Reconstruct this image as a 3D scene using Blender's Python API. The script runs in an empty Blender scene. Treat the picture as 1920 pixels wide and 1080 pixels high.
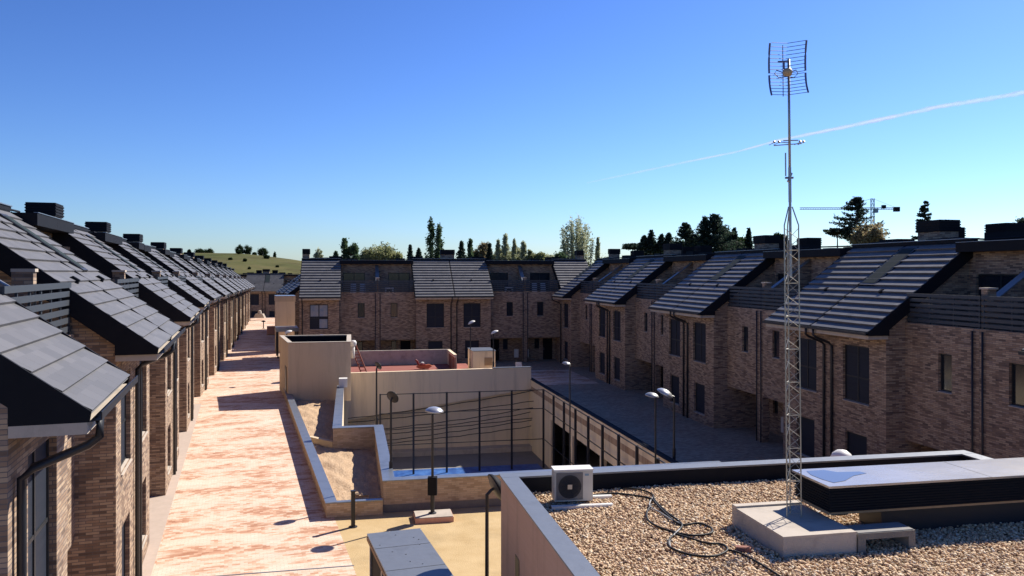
import bpy, math, random
import numpy as np
from mathutils import Vector, Matrix
random.seed(7); rng = np.random.default_rng(7)
R = math.radians
S = bpy.context.scene
COL = S.collection
# ------------------------------------------------------------------ camera, sky, sun, exposure
CZ, F, HX, HY = 8.1, 1510.0, 960.0, 510.0
cd = bpy.data.cameras.new('camera'); cam = bpy.data.objects.new('camera', cd); COL.objects.link(cam)
cam.location = (0, 0, CZ); cam.rotation_euler = (R(90), 0, 0)
cd.sensor_width = 36; cd.lens = 36 * F / 1920; cd.shift_y = -30 / 1920; cd.clip_start = .1; cd.clip_end = 20000
S.camera = cam
SUN_AZ, SUN_EL = 46.0, 40.3
w = bpy.data.worlds.new('World'); S.world = w; w.use_nodes = True
nt = w.node_tree; bg = nt.nodes['Background']
sky = nt.nodes.new('ShaderNodeTexSky'); sky.sky_type = 'NISHITA'; sky.sun_disc = False
sky.sun_elevation = R(SUN_EL); sky.sun_rotation = R(SUN_AZ); sky.altitude = 700; sky.air_density = 1.15; sky.dust_density = .45; sky.ozone_density = 2.6
hs = nt.nodes.new('ShaderNodeMix'); hs.data_type = 'RGBA'; hs.blend_type = 'MULTIPLY'; hs.inputs[0].default_value = 1; hs.inputs[7].default_value = (.35, .44, .66, 1)
ga = nt.nodes.new('ShaderNodeGamma'); ga.inputs[1].default_value = 1.4
nt.links.new(sky.outputs[0], ga.inputs[0]); nt.links.new(ga.outputs[0], hs.inputs[6]); nt.links.new(hs.outputs[2], bg.inputs[0]); bg.inputs[1].default_value = .063
sd = bpy.data.lights.new('sun', 'SUN'); so = bpy.data.objects.new('sun', sd); COL.objects.link(so)
sd.energy = 5.; sd.angle = R(.5); sd.color = (1, .93, .82)
sv = Vector((math.sin(R(SUN_AZ)) * math.cos(R(SUN_EL)), math.cos(R(SUN_AZ)) * math.cos(R(SUN_EL)), math.sin(R(SUN_EL))))
so.rotation_euler = sv.to_track_quat('Z', 'Y').to_euler()
S.view_settings.view_transform = 'Standard'; S.view_settings.look = 'None'; S.view_settings.exposure = .75; S.view_settings.gamma = 1
S.cycles.max_bounces = 6; S.cycles.diffuse_bounces = 3; S.cycles.caustics_reflective = False; S.cycles.caustics_refractive = False

# ------------------------------------------------------------------ frames and helpers
def P(px, py, z):                                     # photo pixel on the level z -> point
    Y = (CZ - z) * F / (py - HY)
    return Vector(((px - HX) / F * Y, Y, z))
def D(px, py, Y): return Vector(((px - HX) / F * Y, Y, CZ - (py - HY) / F * Y))
RU, RV = Vector((-.198, .9802, 0)), Vector((.9802, .198, 0))
LU, LV = Vector((-.32, .9474, 0)), Vector((.9474, .32, 0))
def rf(V, U, z=0): return RV * V + RU * U + Vector((0, 0, z))
def lf(V, U, z=0): return LV * V + LU * U + Vector((0, 0, z))
def toR(p): return p.dot(RV), p.dot(RU)
RROT = math.atan2(RV.y, RV.x); LROT = math.atan2(LV.y, LV.x)

class MB:
    def __init__(s): s.v = []; s.f = []; s.m = []
    def add(s, vs, fs, mi=0):
        b = len(s.v); s.v += [tuple(p) for p in vs]; s.f += [tuple(i + b for i in f) for f in fs]; s.m += [mi] * len(fs)
    def quad(s, a, b, c, d, mi=0): s.add([a, b, c, d], [(0, 1, 2, 3)], mi)
    def poly(s, pts, mi=0): s.add(pts, [tuple(range(len(pts)))], mi)
    def box(s, x0, x1, y0, y1, z0, z1, mi=0, fr=None):
        vs = [(x0, y0, z0), (x1, y0, z0), (x1, y1, z0), (x0, y1, z0), (x0, y0, z1), (x1, y0, z1), (x1, y1, z1), (x0, y1, z1)]
        if fr: vs = [fr(*p) for p in vs]
        s.add(vs, [(0, 3, 2, 1), (4, 5, 6, 7), (0, 1, 5, 4), (1, 2, 6, 5), (2, 3, 7, 6), (3, 0, 4, 7)], mi)
    def prism(s, pts, d, mi=0):                       # planar polygon swept by vector d
        n = len(pts); a = [Vector(p) for p in pts]; b = [p + Vector(d) for p in a]
        s.add(a + b, [tuple(range(n))[::-1], tuple(range(n, 2 * n))] + [(i, (i + 1) % n, n + (i + 1) % n, n + i) for i in range(n)], mi)
    def tube(s, pts, r, n=8, mi=0, r2=None, cap=True):
        pts = [Vector(p) for p in pts]; k = len(pts); rings = []
        for i, p in enumerate(pts):
            t = (pts[min(i + 1, k - 1)] - pts[max(i - 1, 0)]).normalized()
            up = Vector((0, 0, 1)) if abs(t.z) < .95 else Vector((1, 0, 0))
            a = t.cross(up).normalized(); b = t.cross(a)
            rr = r if r2 is None else r + (r2 - r) * i / (k - 1)
            rings.append([p + a * math.cos(2 * math.pi * j / n) * rr + b * math.sin(2 * math.pi * j / n) * rr for j in range(n)])
        vs = [q for g in rings for q in g]
        fs = [(i * n + j, i * n + (j + 1) % n, (i + 1) * n + (j + 1) % n, (i + 1) * n + j) for i in range(k - 1) for j in range(n)]
        if cap: fs += [tuple(range(n))[::-1], tuple(range((k - 1) * n, k * n))]
        s.add(vs, fs, mi)
    def lathe(s, prof, n=20, mi=0, c=(0, 0, 0)):
        c = Vector(c); vs = []; k = len(prof)
        for r, z in prof:
            for j in range(n): vs.append(c + Vector((r * math.cos(2 * math.pi * j / n), r * math.sin(2 * math.pi * j / n), z)))
        s.add(vs, [(i * n + j, i * n + (j + 1) % n, (i + 1) * n + (j + 1) % n, (i + 1) * n + j) for i in range(k - 1) for j in range(n)], mi)
    def build(s, name, mats, parent=None, loc=None, smooth=False, mir=1, rotz=None, recalc=True):
        me = bpy.data.meshes.new(name)
        vs = s.v if mir == 1 else [(-x, y, z) for x, y, z in s.v]
        fs = s.f if mir == 1 else [f[::-1] for f in s.f]
        me.from_pydata(vs, [], fs)
        if not isinstance(mats, (list, tuple)): mats = [mats]
        for m in mats: me.materials.append(m)
        if len(mats) > 1: me.polygons.foreach_set('material_index', s.m)
        if smooth: me.polygons.foreach_set('use_smooth', [True] * len(me.polygons))
        me.update()
        o = bpy.data.objects.new(name, me); COL.objects.link(o)
        if parent: o.parent = parent
        if loc is not None: o.location = loc
        if rotz is not None: o.rotation_euler = (0, 0, rotz)
        return o
def tag(o, label=None, cat=None, group=None, kind=None):
    if label: o['label'] = label
    if cat: o['category'] = cat
    if group: o['group'] = group
    if kind: o['kind'] = kind
    return o
def empty(name, loc, rz, label, cat, group=None):
    o = bpy.data.objects.new(name, None); COL.objects.link(o); o.location = loc; o.rotation_euler = (0, 0, rz)
    o.empty_display_size = .2
    return tag(o, label, cat, group)
KIDS = {}
def kids(o):
    return [c for c in o.children]
def dup(o, parent=None):
    c = o.copy(); COL.objects.link(c)
    if parent is not None: c.parent = parent
    for ch in kids(o): dup(ch, c)
    return c

# ------------------------------------------------------------------ materials
def mat(name, col, rough=.8, metal=0., spec=.3, noise=None, bump=None):
    m = bpy.data.materials.new(name); m.use_nodes = True; t = m.node_tree; b = t.nodes['Principled BSDF']
    b.inputs['Base Color'].default_value = (*col, 1); b.inputs['Roughness'].default_value = rough
    b.inputs['Metallic'].default_value = metal; b.inputs['Specular IOR Level'].default_value = spec
    if noise:                                          # (scale, amount, second colour)
        tc = t.nodes.new('ShaderNodeTexCoord'); n = t.nodes.new('ShaderNodeTexNoise'); n.inputs['Scale'].default_value = noise[0]; n.inputs['Detail'].default_value = 6
        n.inputs['Roughness'].default_value = .65
        mp = t.nodes.new('ShaderNodeMapping'); t.links.new(tc.outputs['Object'], mp.inputs[0]); t.links.new(mp.outputs[0], n.inputs['Vector'])
        if len(noise) > 3: mp.inputs['Scale'].default_value = noise[3]
        r = t.nodes.new('ShaderNodeValToRGB'); r.color_ramp.elements[0].position = .5 - noise[1]; r.color_ramp.elements[1].position = .5 + noise[1]
        r.color_ramp.elements[0].color = (*col, 1); r.color_ramp.elements[1].color = (*noise[2], 1)
        t.links.new(n.outputs['Fac'], r.inputs[0]); t.links.new(r.outputs[0], b.inputs['Base Color'])
    if bump:                                           # (scale, strength)
        tc = t.nodes.new('ShaderNodeTexCoord'); n = t.nodes.new('ShaderNodeTexNoise'); n.inputs['Scale'].default_value = bump[0]; n.inputs['Detail'].default_value = 5
        bp = t.nodes.new('ShaderNodeBump'); bp.inputs['Strength'].default_value = bump[1]; bp.inputs['Distance'].default_value = .05
        t.links.new(tc.outputs['Object'], n.inputs['Vector']); t.links.new(n.outputs['Fac'], bp.inputs['Height']); t.links.new(bp.outputs[0], b.inputs['Normal'])
    return m
def stain(m, scale, amt, lo=.5, hi=.72):
    """weathering: a second stretched noise darkens the colour in streaks or patches"""
    t = m.node_tree; b = t.nodes['Principled BSDF']; src = b.inputs['Base Color'].links[0].from_socket
    tc = t.nodes.new('ShaderNodeTexCoord'); mp = t.nodes.new('ShaderNodeMapping'); mp.inputs['Scale'].default_value = scale
    n = t.nodes.new('ShaderNodeTexNoise'); n.inputs['Scale'].default_value = 1; n.inputs['Detail'].default_value = 7; n.inputs['Roughness'].default_value = .7
    r = t.nodes.new('ShaderNodeMapRange'); r.inputs['From Min'].default_value = lo; r.inputs['From Max'].default_value = hi; r.inputs['To Min'].default_value = 1; r.inputs['To Max'].default_value = 1 - amt
    mx = t.nodes.new('ShaderNodeVectorMath'); mx.operation = 'SCALE'
    t.links.new(tc.outputs['Object'], mp.inputs[0]); t.links.new(mp.outputs[0], n.inputs['Vector']); t.links.new(n.outputs['Fac'], r.inputs[0])
    t.links.new(src, mx.inputs[0]); t.links.new(r.outputs[0], mx.inputs['Scale']); t.links.new(mx.outputs[0], b.inputs['Base Color'])
def N(t, ty, **kw):
    n = t.nodes.new(ty)
    for k, v in kw.items(): setattr(n, k, v)
    return n
def brickmat(name, ramp, bl, bh, mortar, mcol, plane='wall', patch=.5, patchscale=(.5, 2.5, .5), rough=.85, mort_y=None, ww=None):
    """every brick gets its own colour from a hash of its row and column; mortar lines between"""
    m = bpy.data.materials.new(name); m.use_nodes = True; t = m.node_tree; b = t.nodes['Principled BSDF']
    b.inputs['Roughness'].default_value = rough; b.inputs['Specular IOR Level'].default_value = .2
    L = t.links.new
    tc = N(t, 'ShaderNodeTexCoord'); sp = N(t, 'ShaderNodeSeparateXYZ'); L(tc.outputs['Object'], sp.inputs[0])
    def math_(op, a, bb=None, cc=None):
        n = N(t, 'ShaderNodeMath', operation=op)
        for i, q in enumerate((a, bb, cc)):
            if q is None: continue
            if isinstance(q, (int, float)): n.inputs[i].default_value = q
            else: L(q, n.inputs[i])
        return n.outputs[0]
    if plane == 'wall': u = math_('ADD', sp.outputs[0], sp.outputs[1]); v = sp.outputs[2]
    else: u = sp.outputs[0]; v = sp.outputs[1]
    vr = math_('DIVIDE', v, bh); row = math_('FLOOR', vr)
    ur = math_('ADD', math_('DIVIDE', u, bl), math_('MULTIPLY', row, .5)); colm = math_('FLOOR', ur)
    cv = N(t, 'ShaderNodeCombineXYZ'); L(colm, cv.inputs[0]); L(row, cv.inputs[1])
    wn = N(t, 'ShaderNodeTexWhiteNoise', noise_dimensions='2D'); L(cv.outputs[0], wn.inputs['Vector'])
    cu = N(t, 'ShaderNodeCombineXYZ'); L(u, cu.inputs[0]); L(v, cu.inputs[1]); L(sp.outputs[2] if plane != 'wall' else u, cu.inputs[2])
    mp = N(t, 'ShaderNodeMapping'); mp.inputs['Scale'].default_value = patchscale; L(cu.outputs[0], mp.inputs[0])
    nz = N(t, 'ShaderNodeTexNoise'); nz.inputs['Scale'].default_value = 1; nz.inputs['Detail'].default_value = 4; nz.inputs['Roughness'].default_value = .6; L(mp.outputs[0], nz.inputs['Vector'])
    nn = math_('MULTIPLY_ADD', math_('SUBTRACT', nz.outputs['Fac'], .5), 2.6 * patch, 0.)
    fac = math_('ADD', math_('MULTIPLY_ADD', wn.outputs['Value'], ww or (1 - patch * .5), (1 - (ww or (1 - patch * .5))) / 2), nn)
    rp = N(t, 'ShaderNodeValToRGB'); el = rp.color_ramp.elements
    for i, (pos, c) in enumerate(ramp):
        e = el[i] if i < 2 else el.new(pos)
        e.position = pos; e.color = (*c, 1)
    L(fac, rp.inputs[0])
    fu = math_('FRACT', ur); fv = math_('FRACT', vr)
    mu = math_('LESS_THAN', fu, mortar / bl); mv = math_('LESS_THAN', fv, (mort_y or mortar) / bh)
    mm = math_('MAXIMUM', mu, mv)
    mx = N(t, 'ShaderNodeMix', data_type='RGBA'); L(mm, mx.inputs[0]); L(rp.outputs[0], mx.inputs[6]); mx.inputs[7].default_value = (*mcol, 1)
    L(mx.outputs[2], b.inputs['Base Color'])
    bp = N(t, 'ShaderNodeBump'); bp.inputs['Strength'].default_value = .5; bp.inputs['Distance'].default_value = .008
    L(math_('SUBTRACT', math_('MULTIPLY', wn.outputs['Value'], .4), mm), bp.inputs['Height']); L(bp.outputs[0], b.inputs['Normal'])
    return m
M = {}; RUN_ = 4.5
M['brick'] = brickmat('brick', [(0, (.12, .088, .070)), (.22, (.215, .145, .103)), (.5, (.325, .222, .150)), (.78, (.44, .325, .222)), (1, (.25, .185, .15))], .27, .062, .012, (.15, .13, .12), patch=.22, patchscale=(.9, 4, .5))
M['brick_cream'] = brickmat('brick_cream', [(0, (.42, .30, .19)), (.5, (.54, .40, .265)), (1, (.62, .48, .33))], .26, .065, .01, (.40, .32, .24), patch=.2)
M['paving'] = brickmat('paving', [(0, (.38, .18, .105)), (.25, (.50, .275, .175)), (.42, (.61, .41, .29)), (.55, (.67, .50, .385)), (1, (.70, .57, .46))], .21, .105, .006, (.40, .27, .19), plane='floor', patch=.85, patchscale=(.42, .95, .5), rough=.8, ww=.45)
M['paving_shaded'] = brickmat('paving_shaded', [(0, (.30, .19, .125)), (.5, (.40, .275, .185)), (1, (.48, .36, .25))], .21, .105, .006, (.16, .13, .11), plane='floor', patch=.4, patchscale=(.4, 1.2, .5), rough=.75)  # same pink paving as the lane, shade put into a darker colour
M['sand'] = mat('sand', (.42, .29, .135), .95, noise=(1.2, .3, (.55, .41, .225)), bump=(30, .35))
M['render'] = mat('render', (.58, .46, .31), .9, noise=(.6, .35, (.63, .50, .345)), bump=(60, .15))
M['render_cream'] = mat('render_cream', (.80, .65, .45), .9, noise=(.45, .35, (.70, .57, .41), (1, 1, .35)), bump=(60, .12))
M['render_pink'] = mat('render_pink', (.60, .40, .285), .9, noise=(2, .35, (.66, .46, .34), (.4, .4, 8)), bump=(50, .2))
M['tile'] = brickmat('tile', [(0, (.108, .108, .113)), (.5, (.128, .126, .131)), (1, (.148, .145, .15))], .42, RUN_ / 14, .005, (.06, .06, .065), plane='floor', patch=.35, patchscale=(.4, .4, .5), rough=.55, mort_y=1e-5)
M['dark'] = mat('dark_metal', (.018, .02, .026), .45, spec=.4)
M['darkcoat'] = mat('dark_cladding', (.008, .009, .013), .7, spec=.12, noise=(3, .3, (.012, .013, .017)))
M['slat'] = mat('slat_grey', (.055, .063, .075), .5, .2)
M['coping'] = mat('metal_coping', (.27, .30, .35), .36, .6, noise=(2, .3, (.22, .25, .30)))
M['coping_blue'] = mat('zinc_sheet', (.17, .185, .21), .45, .4, noise=(1.5, .3, (.21, .225, .25)), bump=(4, .15))
M['pale'] = mat('pale_concrete', (.50, .43, .36), .85, noise=(3, .3, (.42, .37, .31)))
M['concrete'] = mat('concrete', (.50, .45, .39), .9, noise=(2.2, .3, (.38, .34, .30)), bump=(40, .4))
M['concrete_dark'] = mat('weathered_concrete', (.16, .15, .14), .9, noise=(4, .3, (.23, .22, .2)), bump=(40, .4))
M['glass'] = mat('window_glass', (.012, .017, .026), .12, spec=.6)
M['blind'] = mat('closed_shutter', (.018, .022, .034), .6, spec=.12, noise=(1, .3, (.028, .033, .046), (1, 1, 14)))
M['paleglass'] = mat('paper_covered_pane', (.35, .34, .33), .6, noise=(2, .2, (.12, .2, .34)))
M['skyglass'] = mat('roof_glass', (.022, .034, .036), .8, spec=.12)
M['frame'] = mat('window_frame', (.02, .022, .026), .5)
M['white'] = mat('white_paint', (.72, .70, .66), .5, noise=(4, .3, (.64, .62, .58)))
M['ac'] = mat('appliance_casing', (.62, .60, .52), .45, noise=(5, .3, (.54, .52, .46)))
M['galv'] = mat('galvanised_steel', (.42, .42, .41), .4, .6, noise=(14, .3, (.3, .3, .3)))
M['galv_y'] = mat('yellowed_galvanising', (.46, .44, .36), .45, .5, noise=(10, .3, (.34, .32, .27)))
M['black'] = mat('black_rubber', (.012, .012, .012), .6)
M['grey_cable'] = mat('grey_cable', (.35, .35, .34), .5)
M['soil'] = mat('soil', (.38, .25, .15), 1, noise=(6, .25, (.56, .41, .27)), bump=(14, 1.))
M['red_floor'] = mat('red_rubber_floor', (.20, .055, .045), .85, noise=(2, .3, (.30, .11, .085)))
M['blue_floor'] = mat('blue_court_floor', (.012, .06, .25), .5, noise=(1.6, .12, (.05, .15, .42), (1, .5, 1)))
M['tarp'] = mat('blue_tarpaulin', (.01, .12, .6), .4)
M['grey_floor'] = mat('court_slab', (.20, .185, .165), .9, noise=(1, .3, (.26, .24, .21)))
M['red'] = mat('red_paint', (.22, .03, .03), .5)
M['rust'] = mat('rusty_paint', (.16, .04, .03), .7, noise=(8, .3, (.24, .08, .05)))
M['orange'] = mat('orange_plastic', (.55, .16, .07), .5)
M['brickred'] = mat('red_clay', (.34, .16, .12), .9, noise=(20, .3, (.25, .11, .08)), bump=(60, .4))
M['pinkstone'] = mat('pink_block', (.50, .25, .19), .85, noise=(10, .3, (.6, .36, .28)))
M['kerb'] = mat('kerb', (.50, .40, .33), .85, noise=(3, .3, (.40, .32, .26)))
M['wood'] = mat('wood', (.42, .30, .19), .8, noise=(6, .3, (.3, .2, .12), (1, 8, 1)))
M['crane'] = mat('crane_paint', (.22, .33, .40), .6)
for k_, sc_, am_ in (('render', (2.2, 2.2, .18), .18), ('render_cream', (1.6, 1.6, .15), .22), ('render_pink', (2, 2, .3), .22), ('sand', (.5, .5, .5), .22), ('paving', (.35, .9, .5), .16), ('pale', (2, 2, 1), .25),
                      ('concrete', (1.6, 1.6, 1.6), .35), ('brick', (1.1, 1.1, .25), .28), ('brick_cream', (1.5, 1.5, .3), .25), ('coping_blue', (1.5, 1.5, 1.5), .25), ('coping', (2, 2, 2), .2), ('grass', (.06, .06, .06), .35)):
    if k_ in M: stain(M[k_], sc_, am_)

# ------------------------------------------------------------------ ground, hill, roads
def smooth(a, b, x): 
    t = np.clip((x - a) / (b - a), 0, 1); return t * t * (3 - 2 * t)
def hillz(X, Y):
    px = X / np.maximum(Y, 1) * F + HX
    d = np.sqrt(X ** 2 + Y ** 2)
    top = np.interp(px, [-1500, -200, 330, 450, 520, 560, 640, 760, 1000, 3000], [30, 24.5, 22.4, 21.5, 19, 17.5, 13, 5, 0, 0])
    h = top * smooth(210, 520, Y) * (1 + .08 * np.sin(X * .011 + 1) * np.cos(Y * .009)) 
    h = np.where(Y > 530, h * (1 - .3 * smooth(530, 1500, Y)), h)
    h += smooth(180, 260, d) * (.5 * np.sin(X * .05) * np.cos(Y * .043))
    u = -.3 * X + .954 * Y
    inside = (1 - smooth(190, 215, u)) * (1 - smooth(48, 70, np.abs(X + .15 * Y)))* smooth(-60, -40, Y)
    return -2.2 + h - 5. * inside
xs = np.concatenate([np.linspace(-6000, -500, 14), np.linspace(-480, 480, 97), np.linspace(500, 6000, 14)])
ys = np.concatenate([np.linspace(-3000, -150, 8), np.linspace(-140, 760, 91), np.linspace(800, 9000, 24)])
XX, YY = np.meshgrid(xs, ys); ZZ = hillz(XX, YY)
gm = MB(); nx = len(xs)
gm.v = list(zip(XX.ravel().tolist(), YY.ravel().tolist(), ZZ.ravel().tolist()))
gm.f = [(j * nx + i, j * nx + i + 1, (j + 1) * nx + i + 1, (j + 1) * nx + i) for j in range(len(ys) - 1) for i in range(nx - 1)]
gm.m = [0] * len(gm.f)
M['grass'] = mat('meadow', (.075, .085, .028), 1, spec=.05, noise=(.02, .16, (.13, .11, .05)))
stain(M['grass'], (.05, .05, .05), .45, .45, .7)
tag(gm.build('ground', M['grass'], smooth=True), kind='structure')

def slab(name, pts, z, m, thick=.6, rot=0.):
    """flat sheet with a skirt; built in a rotated frame so that its paving pattern runs with the lane"""
    b = MB(); c, s = math.cos(-rot), math.sin(-rot)
    q = [(p[0] * c - p[1] * s, p[0] * s + p[1] * c, z + p[2]) for p in pts]
    n = len(q); b.poly(q)
    for i in range(n):
        a, d = q[i], q[(i + 1) % n]; b.quad((a[0], a[1], a[2] - thick), (d[0], d[1], d[2] - thick), d, a)
    return tag(b.build(name, m, rotz=rot), kind='structure')
# left lane: straight for 53.5 m, then a slight bend to the right and a gentle fall
LB = lf(-2.56, 53.55)                                  # bend point on the left facades
BU = Vector((-.293, 1, 0)).normalized(); BV = Vector((BU.y, -BU.x, 0))
fall = lambda d: -.010 * d
def bf(V, U, z=0): return LB + BV * V + BU * U + Vector((0, 0, z))
slab('lane_paving', [lf(-6, -6), lf(2.95, -6), lf(2.95, 27.2), lf(2.75, 27.9), lf(2.75, 56.5), bf(5.4, 2.6), bf(5.4, 0) , lf(-2.56, 53.55), lf(-6, 53.55)], 0, M['paving'], rot=LROT)
bl = [bf(-4, 0, -.004), bf(5.4, 0, -.004), bf(7.0, 9, -.05), bf(9, 25, -.2), bf(14, 42, -.4), bf(14, 130, fall(130)), bf(-4, 130, fall(130))]
slab('far_lane_paving', bl, 0, M['paving'], thick=1.5, rot=LROT)
slab('lane_kerb_strip', [lf(-3.4, 7), lf(-2.25, 7), lf(-2.25, 53), lf(-3.4, 53)], .004, M['kerb'], thick=.02, rot=LROT)
slab('sandy_yard', [lf(2.6, -6), rf(26, -3), rf(26, 27.4), rf(1.2, 27.4), lf(3.1, 31), lf(2.6, 31)], -.004, M['sand'], thick=.6)
slab('right_court_paving', [rf(13.5, 27.5), rf(26, 27.5), rf(26, 90), rf(-2, 90), rf(-2, 67.2), rf(9.6, 67.2), rf(9.6, 60.), rf(13.5, 60.)], -.55, M['paving_shaded'], thick=.35, rot=RROT)
slab('painted_sun_patch', [rf(9.7, 59.9), rf(19, 59.9), rf(19, 69), rf(9.7, 69)], -.546, M['paving'], thick=.3, rot=RROT)  # patch of sun painted by a sheet of the lighter lane paving
slab('play_terrace', [rf(-.1, 59.9), rf(9.6, 59.9), rf(9.6, 67.1), rf(-.1, 67.1)], .42, M['red_floor'], thick=1.5, rot=RROT)
slab('court_slab', [rf(-.6, 27.8), rf(19, 27.8), rf(19, 60.4), rf(-.6, 60.4)], -5.4, M['grey_floor'], thick=.2, rot=RROT)
slab('blue_court_surface', [rf(2.4, 33), rf(13.0, 33), rf(13.0, 55.2), rf(2.4, 55.2)], -5.392, M['blue_floor'], thick=.005, rot=RROT)
slab('far_block_paving', [rf(-4.6, 59.), rf(-.4, 59.), rf(-2., 90), bf(10, 40)], -.02, M['paving'], thick=.6, rot=LROT)

# ------------------------------------------------------------------ terraced house
HE, RISE, RUN, OV, NC = 6.4, 3.4, 4.5, .85, 14
tanp = RISE / RUN; RH = HE + RISE
def holes_wall(b, axis_y, x0, x1, z0, z1, holes, rev=.16, mi=0):
    xs_ = sorted({x0, x1, *[h[0] for h in holes], *[h[1] for h in holes]}); zs_ = sorted({z0, z1, *[h[2] for h in holes], *[h[3] for h in holes]})
    for i in range(len(xs_) - 1):
        for j in range(len(zs_) - 1):
            cx, cz = (xs_[i] + xs_[i + 1]) / 2, (zs_[j] + zs_[j + 1]) / 2
            if any(h[0] < cx < h[1] and h[2] < cz < h[3] for h in holes): continue
            b.quad((xs_[i], axis_y, zs_[j]), (xs_[i + 1], axis_y, zs_[j]), (xs_[i + 1], axis_y, zs_[j + 1]), (xs_[i], axis_y, zs_[j + 1]), mi)
    for a, c, d, e in holes:
        y, Y = axis_y, axis_y + rev
        b.quad((a, y, d), (a, y, e), (a, Y, e), (a, Y, d), mi); b.quad((c, y, d), (c, Y, d), (c, Y, e), (c, y, e), mi)
        b.quad((a, y, e), (c, y, e), (c, Y, e), (a, Y, e), mi); b.quad((a, y, d), (a, Y, d), (c, Y, d), (c, y, d), mi)
def make_house(B, W, mir, label, group, sk4):
    root = empty('terraced_house', (0, 0, 0), 0, label, 'house', group)
    rc = W - B; zb = -1.2; e = .006
    up = (.95, 2.65, 3.5, 5.75); gr = (1.1, 2.5, .55, 2.25); rw = (B + rc * .48, B + rc * .48 + .66, 4.45, 5.8)
    dr = (B + .35, B + 1.35, -.0, 2.1); gw = (B + 1.75, B + 2.25, 1.1, 2.1)
    att = (B + .35, min(B + 2.5, W - .35), 6.35, 8.6)
    b = MB()
    holes_wall(b, 0, e, B, zb, HE - .2, [up, gr])
    side = lambda x: [(x, 0, zb), (x, 0, HE + OV * tanp - .16), (x, RUN - OV, RH - .18), (x, 9.5, RH - .18), (x, 9.5, zb)]
    b.poly(side(B)); b.poly(side(e)[::-1])
    holes_wall(b, .8, B, W - e, 2.35, 6.78, [rw])
    b.quad((B, .8, 6.78), (W, .8, 6.78), (W, 1.0, 6.78), (B, 1.0, 6.78)); b.quad((B, 1.0, 6.25), (B, 1.0, 6.78), (W, 1.0, 6.78), (W, 1.0, 6.25))
    holes_wall(b, 2.6, B, W - e, zb, 2.35, [dr, gw])
    b.quad((B, .8, 2.35), (B, 2.6, 2.35), (W, 2.6, 2.35), (W, .8, 2.35))
    b.box(W - .28, W - e, .8, 1.15, zb, 2.35)
    holes_wall(b, 3.6, B, W - e, 6.25, 9.45, [att])
    b.quad((e, 9.5, zb), (e, 9.5, RH - .18), (W - e, 9.5, RH - .18), (W - e, 9.5, zb))
    b.quad((W - e, 2.6, zb), (W - e, 9.5, zb), (W - e, 9.5, RH - .2), (W - e, 2.6, RH - .9))
    b.build('wall', M['brick'], root, mir=mir)
    t = MB(); t.quad((B, 1.0, 6.25), (W, 1.0, 6.25), (W, 3.6, 6.25), (B, 3.6, 6.25)); t.build('terrace_floor', M['pale'], root, mir=mir)
    # stepped tile courses
    r = MB(); L = math.hypot(RISE, RUN); ny, nz = -RISE / L, RUN / L; th = .05 if W < 7 else .08; x0, x1 = .05, B + .14
    for i in range(NC):
        a, c = i / NC, (i + 1) / NC
        ja = random.uniform(-.002, .002)
        lo = lambda f, o: (-OV + RUN * f + ny * o, HE + RISE * f + nz * o)
        ya, za = lo(a, th + ja); yb_, zb_ = lo(c, 0); yc, zc = lo(a, 0)
        r.quad((x0, ya, za), (x1, ya, za), (x1, yb_, zb_), (x0, yb_, zb_)); r.quad((x0, yc, zc), (x1, yc, zc), (x1, ya, za), (x0, ya, za))
        r.add([(x1, yc, zc), (x1, yb_, zb_), (x1, ya, za)], [(0, 1, 2)])
    y_, z_ = -OV, HE
    r.quad((x0, -OV, HE - .02), (x0, RUN - OV, RH - .02), (x1, RUN - OV, RH - .02), (x1, -OV, HE - .02))
    roof = r.build('roof', M['tile'], root, mir=mir)
    def on(f, o): return (-OV + RUN * f + ny * o, HE + RISE * f + nz * o)
    if mir == 1:
        xa, xb, fa, fb = sk4
        s = MB(); s.prism([(xa, *q) for q in (on(fa, 0), on(fb, 0), on(fb, .07), on(fa, .07))], (xb - xa, 0, 0)); sk = s.build('roof_window', M['dark'], roof, mir=mir)
        s = MB(); s.prism([(xa + .08, *q) for q in (on(fa + .02, .071), on(fb - .02, .071), on(fb - .02, .078), on(fa + .02, .078))], (xb - xa - .16, 0, 0)); s.build('pane', M['skyglass'], sk, mir=mir)
    s = MB(); p = [on(.415, .0), on(.46, .0), on(.45, .10), on(.42, .11)]; s.prism([(B * .5, *q) for q in p], (.14, 0, 0)); s.build('roof_vent', M['darkcoat'], roof, mir=mir)
    s = MB(); p = [(-OV - .0, HE - .1), on(0, .035), on(1, .035), on(1, -.42), (.0, HE + .12), (.0, HE - .1)]
    s.prism([(B + .14, *q) for q in p], (.05, 0, 0)); s.build('barge_board', M['darkcoat'], root, mir=mir); s = MB(); s.prism([(.004, *q) for q in p], (.046, 0, 0)); s.build('seam_flashing', M['darkcoat'], root, mir=mir)
    s = MB(); s.box(.004, B + .12, -OV + .02, -.003, HE - .24, HE - .1); s.build('eaves_cornice', M['pale'], root, mir=mir)
    s = MB(); s.prism([(.01, -OV - .14, HE + .02), (.01, -OV - .14, HE - .08), (.01, -OV - .0, HE - .1), (.01, -OV - .0, HE - .09), (.01, -OV - .125, HE - .07), (.01, -OV - .125, HE + .02)], (B + .16, 0, 0))
    gt = s.build('gutter', M['dark'], root, mir=mir)
    s = MB(); s.tube([(.28, -OV - .07, HE - .08), (.28, -OV - .07, HE - .32), (.28, -OV + .05, HE - .42), (.28, -.2, HE - .66), (.28, -.08, HE - .78), (.28, -.08, HE - 1.1), (.28, -.08, -.6)], .055, 8)
    s.build('downpipe', M['dark'], root, mir=mir, smooth=True)
    s = MB(); s.tube([(W - .22, .73, 6.7), (W - .22, .73, 2.3), (W - .22, .73, -.6)], .035, 6); s.build('downpipe', M['dark'], root, mir=mir, smooth=True)
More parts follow.
